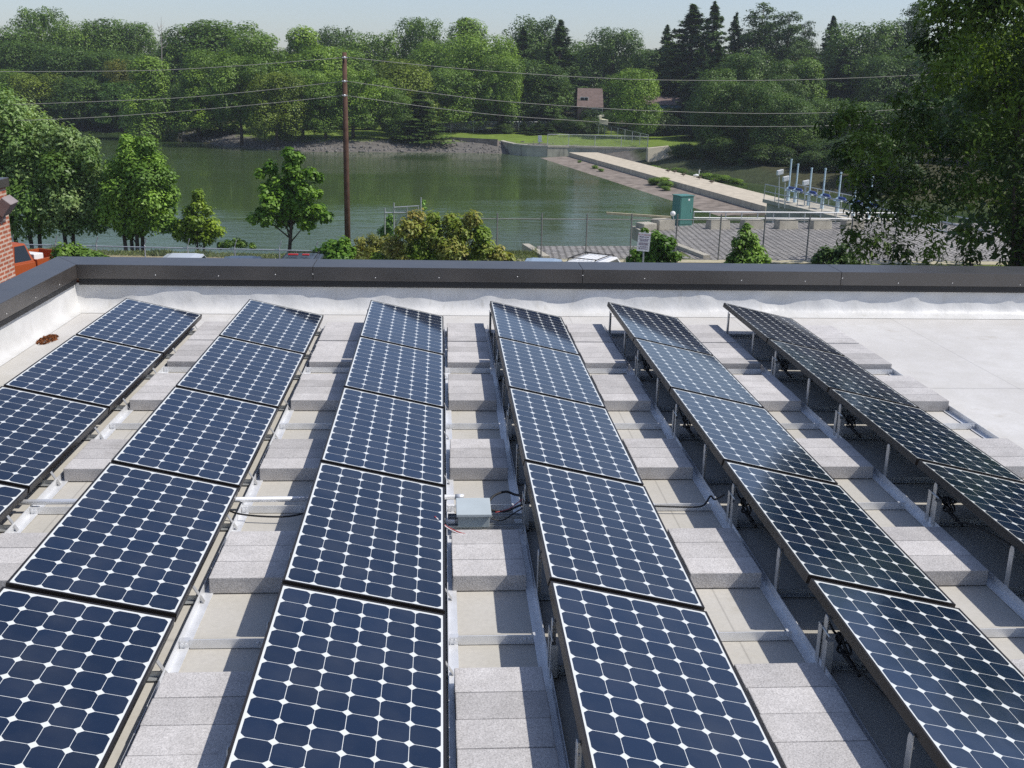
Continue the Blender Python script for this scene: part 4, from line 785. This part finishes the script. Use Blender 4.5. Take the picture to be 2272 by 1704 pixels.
# low growth at the water's edge and under the trees
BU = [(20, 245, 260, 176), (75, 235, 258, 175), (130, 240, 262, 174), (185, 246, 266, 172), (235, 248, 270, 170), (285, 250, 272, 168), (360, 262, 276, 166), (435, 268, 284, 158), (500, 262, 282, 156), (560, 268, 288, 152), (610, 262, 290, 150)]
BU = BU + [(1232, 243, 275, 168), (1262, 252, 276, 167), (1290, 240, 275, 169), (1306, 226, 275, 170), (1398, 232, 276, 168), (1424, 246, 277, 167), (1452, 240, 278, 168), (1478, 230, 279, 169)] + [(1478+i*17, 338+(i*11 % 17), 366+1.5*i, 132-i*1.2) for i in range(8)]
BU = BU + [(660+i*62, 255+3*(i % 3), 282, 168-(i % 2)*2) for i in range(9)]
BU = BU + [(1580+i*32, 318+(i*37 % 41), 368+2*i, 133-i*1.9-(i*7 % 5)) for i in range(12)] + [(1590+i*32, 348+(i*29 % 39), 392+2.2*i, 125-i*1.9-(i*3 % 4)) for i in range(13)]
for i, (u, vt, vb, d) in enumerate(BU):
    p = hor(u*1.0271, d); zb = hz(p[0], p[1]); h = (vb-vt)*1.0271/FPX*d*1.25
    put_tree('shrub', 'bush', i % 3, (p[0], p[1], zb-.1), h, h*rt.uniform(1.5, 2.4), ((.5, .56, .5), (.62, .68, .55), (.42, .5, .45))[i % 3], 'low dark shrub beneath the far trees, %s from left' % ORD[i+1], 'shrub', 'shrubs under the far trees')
for i, (u, vt, vb, d, w) in enumerate(((1164, 270, 290, 166, 14), (1198, 268, 291, 164, 18), (1219, 271, 291, 164, 18), (1242, 272, 290, 168, 13), (1263, 274, 290, 168, 13), (1117, 262, 289, 166, 16))):
    p = hor(u, d); zb = hz(p[0], p[1]); put_tree('evergreen_shrub', 'spruce', i % 2, (p[0], p[1], zb), (vb-vt)/FPX*d*1.3, w/FPX*d*1.3, MID, 'small evergreen at the back of the lawn, %s from left' % ORD[[1, 2, 3, 4, 5, 0][i]+1], 'evergreen shrub', 'small evergreens at the back of the lawn')
for i in range(12):
    u = 1462+i*19; d = 121-i*1.2; p = hor(u, d); h = rt.uniform(.35, 1.0)
    put_tree('weed_clump', 'bush', i % 3, (p[0], p[1], WZ-.1), h, h*2.2, (LGT, MID)[i % 2], 'leafy weed clump below the wing wall behind the dam, %s from left' % ORD[i+1], 'weeds', 'weed clumps behind the dam')
tA = np.array(A); tB = np.array(B); dn = (tB-tA)/np.linalg.norm(tB-tA); dr = np.array([dn[1], -dn[0], 0])
for i, (s_, off, h) in enumerate(((.16, 1.2, .3), (.30, 1.6, .45), (.36, 1.9, .4), (.62, .8, .9), (.66, 1.0, .8), (.70, 1.6, .5))):
    p = tA+(tB-tA)*s_+dr*off; put_tree('weed_clump', 'bush', i % 3, (p[0], p[1], -7.22), h, h*2.4, LGT, 'green weed tuft growing on the dam apron, %s from the far end' % ORD[i+1], 'weeds', 'weed tufts on the dam apron')
# dead snags
for j, (u, vt, vb) in enumerate(((348, 36, 150),)):
    d = 176; p = atd(u*1.0271, vb*1.0271, d); q_ = atd(u*1.0271, vt*1.0271, d); zb = hz(p[0], p[1]); hh = q_[2]-zb; mb = MB(); mb.tube([(p[0], p[1], zb-.3), (p[0]+.2, p[1], zb+hh*.6), (q_[0], q_[1], q_[2])], [.16, .09, .015], 6); rr = random.Random(j)
    for k in range(16):
        z = zb+hh*rr.uniform(.5, .96); a = rr.uniform(0, 6.28); L = rr.uniform(.8, 2.2); b_ = np.array([p[0]+.15, p[1], z]); mb.tube([b_, b_+[L*.6*math.cos(a), L*.6*math.sin(a), L*.25], b_+[L*math.cos(a), L*math.sin(a), L*.7]], [.045, .028, .008], 4)
    solo(mb, 'dead_tree', M['snag'] if 'snag' in M else M.setdefault('snag', plain('bare grey wood', (.30, .27, .23), .9)), 'thin bare dead tree poking above the left treeline', 'dead tree')
# ------------------------------------------------------------------ trees of the near bank, each grown from its own lobes
def px_tree(name, label, lob, d, n, size, seed, mat, base, trunks=(), color=(1, 1, 1), asp=.55, hang=0., cat='tree', up=.85, dj=.5, part='crown', tr=.09, shell=.5):
    r = random.Random(seed); L = []
    for q in lob:
        u, v, rp = q[:3]; dd = d+(q[3] if len(q) > 3 else r.uniform(-dj, dj)*rp/FPX*d*1.4); p = atd(u, v, dd); R_ = rp/FPX*dd; L.append((*p, R_, R_, R_*.92))
    bp = atd(base[0], base[1], d); zb = base[2] if len(base) > 2 else bp[2]; o = empty(name, (bp[0], bp[1], zb), 0, label, cat); org = np.array([bp[0], bp[1], zb])
    L2 = [(*(np.array(l[:3])-org), *l[3:]) for l in L]; me = lobes_to_crown(L2, n, size, seed, mat, asp, hang, up, shell, name=part); c = link(part, me, None, o); c.color = (*color, 1)
    mb = MB(); T = trunks or [(base[0], 0)]
    cen = np.mean(np.array([l[:3] for l in L]), 0)
    for i, (ub, lean) in enumerate(T):
        b = atd(ub, base[1], d+.25*(i % 2)); b = np.array([b[0], b[1], zb-.4]); mine = sorted(L, key=lambda l: abs(l[0]-b[0])+r.uniform(0, 1.0))[:max(4, 14//len(T))]; topz = max(l[2] for l in mine); q = np.array([b[0]+lean, b[1], zb+(topz-zb)*.75])
        mb.tube([b, b+(q-b)*.35, b+(q-b)*.7, q], [tr*1.15, tr*.9, tr*.55, tr*.18], 7)
        for l in mine:
            z = zb+(l[2]-zb)*.5; f = min(max((z-b[2])/(q[2]-b[2]), .1), .95); s_ = b+(q-b)*f; e = np.array(l[:3]); mb.tube([s_, s_+(e-s_)*.55+[0, 0, -.04], e], [tr*.42, tr*.26, tr*.08], 5)
    mb.build('trunk' if part == 'crown' else 'stem', M['bark'], o, smooth=True); return o
BZ = -5.75
px_tree('maple_tree', 'large pale leaved tree at the left edge behind the fence', [(15, 250, 50), (60, 262, 42), (-30, 300, 70), (35, 310, 60), (95, 290, 42), (-20, 380, 70), (50, 380, 65), (110, 350, 55), (10, 450, 60), (70, 450, 60), (120, 420, 50), (40, 500, 40), (95, 495, 38), (-60, 440, 80), (0, 215, 36), (-70, 250, 60)], 48.5, 20000, .19, 1, M['silver'], (78, 540, BZ), [(72, -.3), (86, .3), (40, -.5)], (1.5, 1.55, 1.4))
px_tree('maple_tree', 'pale leaved tree with paired trunks, second from left', [(140, 305, 36), (165, 340, 44), (195, 350, 30), (130, 380, 45), (185, 400, 48), (215, 395, 30), (235, 415, 28), (150, 440, 50), (210, 455, 44), (160, 490, 40), (215, 490, 34), (120, 470, 40), (200, 320, 22)], 48, 15000, .18, 2, M['silver'], (154, 540, BZ), [(148, -.2), (160, .25)], (1.35, 1.4, 1.25))
px_tree('linden_tree', 'dense dark green tree right of the pale leaved trees', [(325, 320, 26), (282, 312, 18), (300, 345, 38), (340, 360, 30), (265, 375, 36), (320, 390, 46), (365, 390, 26), (375, 430, 26), (270, 425, 46), (330, 440, 48), (368, 460, 28), (250, 470, 40), (305, 485, 44), (355, 490, 34), (280, 505, 26), (385, 500, 20), (280, 330, 20)], 47.5, 21000, .165, 3, M['leaf'], (296, 535, BZ), [(280, -.2), (292, .0), (302, .15), (312, .3)], (1.35, 1.5, 1.05))
px_tree('birch_tree', 'small yellowish tree with sparse crown before the water', [(440, 432, 15), (440, 455, 17), (420, 470, 17), (460, 468, 15), (435, 490, 24), (408, 500, 20), (470, 500, 22), (425, 520, 26), (460, 524, 24), (395, 520, 16), (488, 514, 14)], 47, 5200, .16, 4, M['leaf'], (442, 543, BZ), [(438, 0), (450, .1)], (1.9, 1.75, .9), shell=.3, tr=.05)
px_tree('catalpa_tree', 'bright green large leaved tree left of the utility pole', [(640, 340, 16), (660, 350, 16), (648, 372, 22), (600, 372, 18), (578, 385, 14), (655, 400, 26), (690, 385, 16), (708, 395, 12), (615, 408, 24), (590, 420, 18), (640, 435, 34), (680, 425, 24), (705, 430, 12), (600, 450, 26), (665, 460, 32), (705, 470, 22), (560, 485, 14), (590, 482, 22), (720, 482, 16), (630, 480, 30), (680, 492, 24), (575, 470, 12), (730, 480, 10)], 47.5, 9500, .21, 5, M['bright'], (640, 536, BZ), [(636, .45)], (1, 1, 1), .62, .25, shell=.45)
px_tree('magnolia_bush', 'wide bush with curled green and brown leaves behind parapet', [(960, 484, 18), (1000, 490, 20), (925, 490, 26), (1050, 485, 22), (905, 510, 30), (960, 515, 36), (1020, 510, 36), (1065, 520, 26), (872, 545, 26), (930, 550, 38), (1000, 550, 40), (1070, 550, 32), (1105, 566, 24), (838, 574, 20), (880, 580, 30), (1130, 574, 14), (806, 586, 11), (950, 590, 40), (1050, 590, 40)], 37, 12500, .155, 6, M['mixed'], (970, 640, GZ), [(950, 0), (985, .2), (1010, .5), (900, -.5)], (1, 1, 1), .5, .45, 'bush', part='foliage', tr=.05)
px_tree('leafy_shrub', 'bright leafy shrub at the foot of the utility pole', [(735, 555, 26), (760, 545, 20), (715, 570, 22), (750, 575, 30), (775, 560, 16), (705, 560, 12), (765, 535, 10)], 38, 2400, .16, 7, M['bright'], (742, 640, GZ), (), (.8, .85, .9), .6, .1, 'shrub', part='foliage', tr=.03)
px_tree('leafy_shrub', 'low dark shrub beside the orange pickup truck', [(140, 560, 22), (165, 562, 26), (190, 568, 20), (215, 572, 18), (128, 575, 18), (235, 578, 12), (175, 585, 24)], 36, 2600, .15, 8, M['leaf'], (170, 640, GZ), (), (1.4, 1.5, 1.1), .6, .1, 'shrub', part='foliage', tr=.03)
px_tree('leafy_shrub', 'leafy shrub growing close behind the parking sign', [(1455, 525, 16), (1430, 512, 10), (1475, 540, 22), (1450, 555, 26), (1490, 540, 14), (1425, 570, 20), (1470, 575, 28), (1500, 570, 14), (1410, 560, 12), (1400, 580, 14), (1440, 585, 20)], 39.2, 2900, .19, 9, M['bright'], (1452, 640, GZ), (), (.75, .8, .85), .55, .35, 'shrub', part='foliage', tr=.03)
px_tree('magnolia_sapling', 'small pointed magnolia tree before the cobbled terrace', [(1657, 503, 10), (1652, 520, 17), (1665, 532, 20), (1640, 540, 18), (1660, 555, 28), (1685, 560, 16), (1635, 570, 22), (1672, 580, 26), (1622, 580, 14), (1700, 575, 12), (1640, 592, 24), (1690, 595, 20)], 37, 3300, .17, 10, M['leaf'], (1658, 660, GZ), (), (1.35, 1.5, 1.15), .5, .4, 'tree', tr=.04)
px_tree('leafy_shrub', 'greyish leafy shrub by the parapet left of the big tree', [(1830, 560, 16), (1815, 575, 16), (1855, 565, 20), (1850, 585, 24), (1880, 575, 16), (1895, 588, 16), (1870, 550, 12)], 35, 1900, .15, 11, M['silver'], (1850, 660, GZ), (), (.8, .9, .8), .5, .3, 'shrub', part='foliage', tr=.03)
px_tree('red_hedge', 'low reddish hedge right of the pole foot', [(800, 540, 18), (830, 535, 20), (855, 538, 18), (790, 560, 16), (825, 560, 18), (850, 560, 18)], 44, 2600, .11, 12, M['leaf'], (825, 585, GZ), (), (1.7, 1.15, 1.0), .6, .0, 'hedge', part='foliage', tr=.03)
px_tree('vine_clump', 'vine covered bush beside the metal gate frame', [(860, 505, 14), (868, 485, 12), (850, 515, 14), (885, 515, 12), (872, 520, 16), (940, 450, 6), (942, 462, 6)], 53.5, 1300, .15, 13, M['leaf'], (865, 535, -5.9), (), (1.2, 1.5, 1.2), .6, .1, 'vine', part='foliage', tr=.03)
px_tree('weed_bush', 'dark scrubby bush on the bank between two small trees', [(505, 541, 12), (525, 539, 13), (540, 543, 11), (490, 545, 10), (560, 547, 9)], 47, 1100, .13, 14, M['leaf'], (520, 548, BZ), (), (.9, 1, .8), .5, .1, 'bush', part='foliage', tr=.02)
BT = [(2090, 40, 70), (2180, 20, 90), (2130, -30, 90), (2230, -30, 110), (2060, 95, 46), (2110, 125, 62), (2200, 130, 90), (2260, 230, 90), (2090, 178, 46), (2180, 215, 56), (2080, 15, 40), (2040, 205, 26), (1995, 222, 30), (2050, 255, 46), (1890, 248, 34), (1870, 270, 32), (1835, 285, 28), (1930, 285, 44), (2000, 285, 46), (1905, 320, 46), (1870, 345, 40), (1960, 340, 60), (2030, 320, 56), (2100, 320, 64), (2170, 310, 70), (2250, 360, 90), (1895, 395, 40), (1935, 420, 52), (2000, 410, 64), (2080, 410, 70), (2160, 410, 70), (1915, 465, 42), (1985, 480, 56), (2060, 490, 56), (2250, 470, 80), (1890, 520, 34), (1940, 540, 44), (1905, 560, 34), (2000, 555, 46), (2070, 560, 36), (2140, 520, 36), (2150, 575, 36), (2260, 560, 60), (2340, 100, 140), (2400, 300, 150), (2360, 480, 120), (2300, -80, 150), (2190, -90, 120), (2450, 80, 140)]
px_tree('dark_leaved_tree', 'large dark drooping tree filling the right edge beyond the parapet', BT, 25, 31000, .16, 15, M['dark'], (2238, 700, GZ), [(2236, .1), (2275, .5)], (.78, 1.0, .85), .34, .55, tr=.17, shell=.35)
# grass on the left bank
r = np.random.default_rng(12); n = 30000; u = r.uniform(-120, 1200, n); d = r.uniform(44.5, 48.8, n); P = np.array([hor(a, b)[:2] for a, b in zip(u, d)]); z = height(P); k = r.integers(0, 6, n)
P3 = np.column_stack([P, z]); hgt = r.uniform(.04, .14, n)*np.where(d > 47, 1.8, 1.0)*np.where(np.sin(u*.021)+np.sin(u*.057+2) > .8, 1.7, .8); ln = r.normal(0, .09, (n, 2)); a = r.uniform(0, 3.14, n); w = np.column_stack([np.cos(a), np.sin(a), 0*a])*.035
V = np.stack([P3-w, P3+w, P3+np.column_stack([ln, hgt])], 1).reshape(-1, 3); me = npmesh('grass', V, np.arange(3*n).reshape(n, 3), M['grass'], r.uniform(.2, 1, n)*(.6+.4*np.sin(u*.03)**2))
tag(link('grass', me, None), 'rough grass on the left bank behind the low fence', None, None, 'stuff')
# ------------------------------------------------------------------ vehicles
def car(name, label, pos, fwd, mat, L=4.5, Wd=1.75, H=1.45, kind='sedan', extra=None):
    """built nose to +Y, then turned so that its nose points along fwd"""
    root = empty(name, (0, 0, 0), 0, label, 'van' if kind == 'van' else 'pickup truck' if kind == 'pickup' else 'car', 'cars parked behind the building'); w = Wd/2; hl = L/2; bl = H*.60 if kind != 'pickup' else 1.05
    zb = .22 if kind == 'sedan' else .32
    def loftz(st, mat_, nm, par=root, bev=.03):
        mb = MB(); R4 = []
        for (y, hw, z0, z1) in st: R4.append([(-hw, y, z0), (hw, y, z0), (hw*.97, y, z1), (-hw*.97, y, z1)])
        vs = [p for q in R4 for p in q]; k = len(R4); fs = [(0, 1, 2, 3), (4*k-1, 4*k-2, 4*k-3, 4*k-4)] + [(4*i+j, 4*i+4+j, 4*i+4+(j+1) % 4, 4*i+(j+1) % 4) for i in range(k-1) for j in range(4)]
        mb.add(vs, fs); return mb.build(nm, mat_, par, bevel=bev, org=(0, 0, 0))
    if kind == 'pickup':
        loftz([(-hl+1.95, w*.97, .45, bl), (.55, w, .42, bl), (hl-.9, w*.98, .42, bl-.06), (hl-.15, w*.93, .45, bl-.16), (hl, w*.86, .55, bl-.3)], mat, 'body')
        mb = MB(); y0, y1 = -hl, -hl+1.94
        for s_ in (-1, 1): mb.box(min(s_*w, s_*(w-.08)), max(s_*w, s_*(w-.08)), y0, y1, .48, bl+.06)
        mb.box(-w+.08, w-.08, y0, y0+.07, .5, bl+.06); mb.box(-w+.08, w-.08, y1-.06, y1, .5, bl+.06); mb.box(-w+.08, w-.08, y0+.07, y1-.06, .5, .58); mb.build('cargo_bed', mat, root, bevel=.012, org=(0, 0, 0))
        c0, c1, t0, t1 = y1+.02, y1+1.95, y1+.22, y1+1.20
    elif kind == 'sedan':
        loftz([(-hl, w*.82, .38, bl-.12), (-hl+.25, w*.95, .26, bl-.02), (-.6, w, zb, bl), (.5, w, zb, bl), (hl-.5, w*.95, .24, bl-.14), (hl, w*.80, .36, bl-.30)], mat, 'body')
        c0, c1, t0, t1 = -hl+.55, .95, -hl+1.15, .15
    else:
        loftz([(-hl, w*.90, .40, bl-.02), (-hl+.2, w*.97, .34, bl), (.6, w, zb, bl), (hl-.5, w*.95, .34, bl-.12), (hl, w*.82, .45, bl-.3)], mat, 'body')
        c0, c1, t0, t1 = -hl+.06, 1.05, -hl+.32, .25
    bw, tw = w*.93, w*.72 if kind != 'van' else w*.80
    B4 = [np.array(p) for p in ((-bw, c0, bl-.03), (bw, c0, bl-.03), (bw, c1, bl-.03), (-bw, c1, bl-.03))]; T4 = [np.array(p) for p in ((-tw, t0, H-.05), (tw, t0, H-.05), (tw, t1, H-.05), (-tw, t1, H-.05))]
    mb = MB(); mb.hexa(B4+T4); mb.build('cabin', mat, root, bevel=.05, org=(0, 0, 0))
    mb = MB(); ym = (t0+t1)/2; mb.add([(-tw*.9, t0+.06, H-.052), (tw*.9, t0+.06, H-.052), (tw*.9, t1-.06, H-.052), (-tw*.9, t1-.06, H-.052), (-tw*.62, t0+.22, H), (tw*.62, t0+.22, H), (tw*.62, t1-.2, H), (-tw*.62, t1-.2, H)], [(4, 5, 6, 7), (0, 1, 5, 4), (1, 2, 6, 5), (2, 3, 7, 6), (3, 0, 4, 7)]); mb.build('roof', mat, root, org=(0, 0, 0), smooth=False)
    def pane(nm, a, b, c, d, s0=.08, s1=.92, v0=.14, v1=.90, off=.014):
        nn = np.cross(b-a, d-a); nn /= np.linalg.norm(nn); f = lambda s_, t: (a+(b-a)*s_)*(1-t)+(d+(c-d)*s_)*t+nn*off
        mb = MB(); q = [f(s0, v0), f(s1, v0), f(s1, v1), f(s0, v1)]; mb.add(q+[p-nn*.02 for p in q], [(0, 1, 2, 3), (0, 4, 5, 1), (1, 5, 6, 2), (2, 6, 7, 3), (3, 7, 4, 0)]); mb.build(nm, M['glass'], root, org=(0, 0, 0))
    pane('rear_window', B4[0], B4[1], T4[1], T4[0]); pane('windscreen', B4[2], B4[3], T4[3], T4[2], .06, .94)
    for a, b, c, d in ((B4[1], B4[2], T4[2], T4[1]), (B4[3], B4[0], T4[0], T4[3])): pane('side_window', a, b, c, d, .06, .47); pane('side_window', a, b, c, d, .52, .93)
    rw_ = .33 if kind in ('sedan',) else .37
    for sx in (-1, 1):
        for yy in (-hl+.85, hl-.9):
            mb = MB(); mb.tube([(sx*(w-.20), yy, rw_), (sx*(w-.19), yy, rw_), (sx*(w+.005), yy, rw_), (sx*(w+.015), yy, rw_)], [rw_*.9, rw_, rw_, rw_*.9], 18); wh = mb.build('wheel', M['tyre'], root, org=(0, 0, 0))
            mb = MB(); mb.tube([(sx*(w-.02), yy, rw_), (sx*(w+.02), yy, rw_)], [rw_*.62, rw_*.58], 14); mb.build('rim', M['rim'], wh, org=(0, 0, 0))
        mb = MB(); mb.box(min(sx*w*.50, sx*w*.78), max(sx*w*.50, sx*w*.78), hl-.06, hl+.015, bl-.42, bl-.30); mb.build('headlight', M['lamp'], root, bevel=.01, org=(0, 0, 0))
        mb = MB(); mb.box(min(sx*w*.58, sx*w*.84), max(sx*w*.58, sx*w*.84), -hl-.012, -hl+.05, bl-.28, bl-.12); mb.build('taillight', M['redlamp'], root, bevel=.01, org=(0, 0, 0))
        mb = MB(); mb.obox((sx*(w+.06), c1-.45, bl+.10), (.08, 0, 0), (0, .04, 0), (0, 0, .06)); mb.build('mirror', M['black'], root, bevel=.015, org=(0, 0, 0))
    for yy in (-hl-.02, hl-.02): mb = MB(); mb.box(-w*.82, w*.82, yy-.03, yy+.06, .36, .52); mb.build('bumper', M['black'] if kind != 'sedan' else mat, root, bevel=.015, org=(0, 0, 0))
    if extra == 'antenna': mb = MB(); mb.tube([(0, t0+.2, H-.02), (0, t0+.05, H+.09)], [.02, .008], 6); mb.build('antenna', M['black'], root, org=(0, 0, 0))
    if extra in ('rack', 'lightbar'):
        mb = MB()
        for sx in (-1, 1): mb.tube([(sx*tw*.82, t0+.1, H-.03), (sx*tw*.82, t0+.2, H+.06), (sx*tw*.82, t1-.2, H+.06), (sx*tw*.82, t1-.1, H-.03)], .018, 6)
        for yy in (t0+.35, t1-.35): mb.tube([(-tw*.82, yy, H+.06), (tw*.82, yy, H+.06)], .018, 6)
        mb.build('roof_rack', M['black'], root, org=(0, 0, 0))
        mb = MB()
        for xx in np.linspace(-tw*.5, tw*.5, 5): mb.box(xx-.02, xx+.02, t0+.3, t1-.3, H, H+.012)
        mb.build('roof_rib', mat, root, org=(0, 0, 0))
    if extra == 'lightbar':
        for sx in (-1, 1): mb = MB(); mb.box(min(sx*.06, sx*.42), max(sx*.08, sx*.30), ym-.08, ym+.08, H+.07, H+.12); mb.build('light_bar', M['redlamp'], root, bevel=.02, org=(0, 0, 0))
    if extra == 'toolbox': mb = MB(); mb.box(-w*.8, w*.8, -hl+1.45, -hl+1.88, bl-.05, bl+.22); mb.build('toolbox', M['white'], root, bevel=.02, org=(0, 0, 0))
    root.location = (pos[0], pos[1], GZ); root.rotation_euler = (0, 0, math.atan2(-fwd[0], fwd[1])); return root
def carpos(u, v, H): p = at(u, v, GZ+H); return p
fw = np.array([math.sin(YAW), math.cos(YAW)]); rg = np.array([fw[1], -fw[0]])
def place(u, v, H, L, ang):               # roof line seen at (u, v)
    p = carpos(u, v, H); f = fw*math.cos(ang)+rg*math.sin(ang); return (p[0]+fw[0]*.2, p[1]+fw[1]*.2), f
p, f = place(404, 564, 1.5, 4.4, -.10); car('parked_car', 'silver hatchback with short aerial, leftmost car beyond the parapet', p, f, paint('silver paint', (.50, .53, .56)), 4.3, 1.75, 1.5, 'hatch', 'antenna')
p, f = place(535, 569, 1.45, 4.5, -.12); car('parked_car', 'dark blue car between silver hatchback and red lit car', p, f, paint('dark blue metallic', (.035, .05, .085)), 4.5, 1.75, 1.45, 'sedan', 'antenna')
p, f = place(672, 564, 1.6, 4.5, -.06); car('parked_car', 'dark grey wagon with red lights on its roof rack', p, f, paint('slate metallic', (.05, .06, .075)), 4.6, 1.8, 1.6, 'hatch', 'lightbar')
p, f = place(1207, 574, 1.5, 4.5, .1); car('parked_car', 'pale blue car barely showing above the parapet', p, f, paint('pale blue paint', (.30, .38, .48)), 4.5, 1.75, 1.5, 'sedan')
p, f = place(1330, 567.5, 1.7, 4.6, .45); car('parked_car', 'white off-roader with black roof rails beside the sign', p, f, paint('white car paint', (.78, .78, .77)), 4.2, 1.65, 1.7, 'hatch', 'rack')
p = atd(0, 560, 36.5); f = -fw*.93-rg*.36; car('pickup_truck', 'orange pickup truck with white toolbox beside the brick wing', (p[0], p[1]), f, paint('burnt orange paint', (.38, .08, .02)), 5.3, 1.85, 1.75, 'pickup', 'toolbox')
# ------------------------------------------------------------------ houses among the far trees
def win(parent, c, ex_, ez_, n_, fr_=.1):
    mb = MB(); mb.obox(c, np.array(ex_)*(1+fr_), np.array(ez_)*(1+fr_), np.array(n_)*.04); o = mb.build('window', M['white'], parent); mb = MB()
    for s_ in (-.5, .5): mb.obox(np.array(c)+np.array(ex_)*s_+np.array(n_)*.05, np.array(ex_)*.45, np.array(ez_)*.9, np.array(n_)*.012)
    mb.build('pane', M['glass'], o)
M['pink'] = plain('pinkish shingle', (.27, .175, .145), .85, 0, .2, .12, 3); M['roofbrown'] = plain('brown roof shingles', (.17, .125, .11), .9, 0, .2, .2, 2); M['sky_blue'] = plain('blue siding', (.12, .27, .46), .7)
d = 176; p = hor(1308, d); zb = hz(p[0], p[1]); p = np.array([p[0], p[1], zb]); X = np.array([*rg, 0]); Y = np.array([*fw, 0]); h = empty('pink_house', tuple(p), 0, 'pinkish shingled house with steep brown roof behind the lawn', 'house'); zt = atd(1310, 236, d)[2]-zb; zr = atd(1310, 196, d)[2]-zb
mb = MB(); mb.obox(p+[0, 0, zt/2], X*1.9, Y*4, (0, 0, zt/2)); mb.build('wall', M['pink'], h)
mb = MB(); q = [p-X*2.1-Y*4.3+[0, 0, zt], p+X*2.1-Y*4.3+[0, 0, zt], p+X*2.1+Y*4.3+[0, 0, zt], p-X*2.1+Y*4.3+[0, 0, zt], p-X*1.9-Y*.9+[0, 0, zr], p+X*2.1-Y*.9+[0, 0, zr], p+X*2.1+Y*.9+[0, 0, zr], p-X*2.1+Y*.9+[0, 0, zr]]; mb.hexa(q); mb.build('roof', M['roofbrown'], h)
win(h, p-X*.9-Y*3.1+[0, 0, zt+1.1], X*.6, (0, 0, .35), -Y); win(h, p+X*.6-Y*4.02+[0, 0, zt-.7], X*.35, (0, 0, .5), -Y); win(h, p+X*1.6-Y*4.02+[0, 0, zt-.7], X*.35, (0, 0, .5), -Y)
d = 174; p = hor(1468, d); zb = hz(p[0], p[1]); p = np.array([p[0], p[1], zb]); h = empty('blue_house', tuple(p), 0, 'blue sided house half hidden right of the light green tree', 'house'); zt = atd(1478, 231, d)[2]-zb
mb = MB(); mb.obox(p+[0, 0, zt/2], X*2.8, Y*3.5, (0, 0, zt/2)); mb.build('wall', M['sky_blue'], h); mb = MB(); q = [p+X*a*3.1+Y*b*3.9+[0, 0, zt] for a, b in ((-1, -1), (1, -1), (1, 1), (-1, 1))]+[p+X*a*2.9+Y*b*.3+[0, 0, zt+1.1] for a, b in ((-1, -1), (1, -1), (1, 1), (-1, 1))]; mb.hexa(q); mb.build('roof', M['roofbrown'], h)
win(h, p-X*1.0-Y*3.52+[0, 0, zt-1.0], X*.35, (0, 0, .55), -Y); win(h, p+X*1.2-Y*3.52+[0, 0, zt-1.0], X*.35, (0, 0, .55), -Y)
bx_ = at(1198, 321, -5.9); mb = MB(); mb.box(bx_[0]-.25, bx_[0]+.25, bx_[1]+.3, bx_[1]+.6, -5.6, -4.75); mb.tube([bx_+[0, .45, -.1], bx_+[0, .45, .4]], .06, 6); solo(mb, 'meter_box', M['boxgrey'], 'small grey meter box on a post by the abutment wall', 'meter box', bevel=.02)
# birds on the dam
def bird(s_, off, sc_, mat, label, cat, neck):
    p = tA+(tB-tA)*s_-dr*off; z = -6.61; mb = MB(); mb.ball((p[0], p[1], z+.30*sc_), (.30*sc_, .15*sc_, .15*sc_), 10, 7); mb.tube([(p[0]+.22*sc_, p[1], z+.36*sc_), (p[0]+.30*sc_, p[1], z+.5*sc_), (p[0]+.28*sc_, p[1], z+(.5+neck)*sc_)], [.07*sc_, .045*sc_, .04*sc_], 7)
    mb.ball((p[0]+.31*sc_, p[1], z+(.53+neck)*sc_), (.08*sc_, .055*sc_, .055*sc_), 8, 5); mb.tube([(p[0]+.37*sc_, p[1], z+(.53+neck)*sc_), (p[0]+.50*sc_, p[1], z+(.51+neck)*sc_)], [.022*sc_, .004], 5); mb.tube([(p[0]-.25*sc_, p[1], z+.32*sc_), (p[0]-.45*sc_, p[1], z+.28*sc_)], [.08*sc_, .02], 6)
    for y in (-.05, .05): mb.tube([(p[0], p[1]+y*sc_, z+.2*sc_), (p[0]+.02, p[1]+y*sc_, z)], .015*sc_, 5)
    solo(mb, 'egret' if 'egret' in label else 'goose', mat, label, cat, None if 'egret' in label else 'geese on the dam crest', smooth=True)
M['goose'] = plain('brown feathers', (.10, .08, .06), .9); bird(.60, 3.6, .85, M['white'], 'white egret standing on the edge of the dam crest', 'bird', .35)
for i, s_ in enumerate((.50, .515, .575, .63, .70)): bird(s_, 2.8+.4*(i % 2), .7, M['goose'], 'brown goose resting on dam crest, %s from the far end' % ORD[i+1], 'bird', .12)

# ------------------------------------------------------------------ summer haze
HZ_ = 0.00030
mb = MB(); mb.box(-450, 450, -70, 720, -12, 42); hm = bpy.data.materials.new('summer haze'); hm.use_nodes = True; nt = hm.node_tree; nt.nodes.remove(nt.nodes['Principled BSDF'])
pv = nt.nodes.new('ShaderNodeVolumePrincipled'); pv.inputs['Color'].default_value = (.80, .88, .97, 1); pv.inputs['Density'].default_value = HZ_; pv.inputs['Anisotropy'].default_value = .2; nt.links.new(pv.outputs[0], nt.nodes['Material Output'].inputs['Volume'])
tag(mb.build('haze', hm), 'thin summer haze over the reservoir', None, None, 'stuff')
S.cycles.volume_bounces = 0
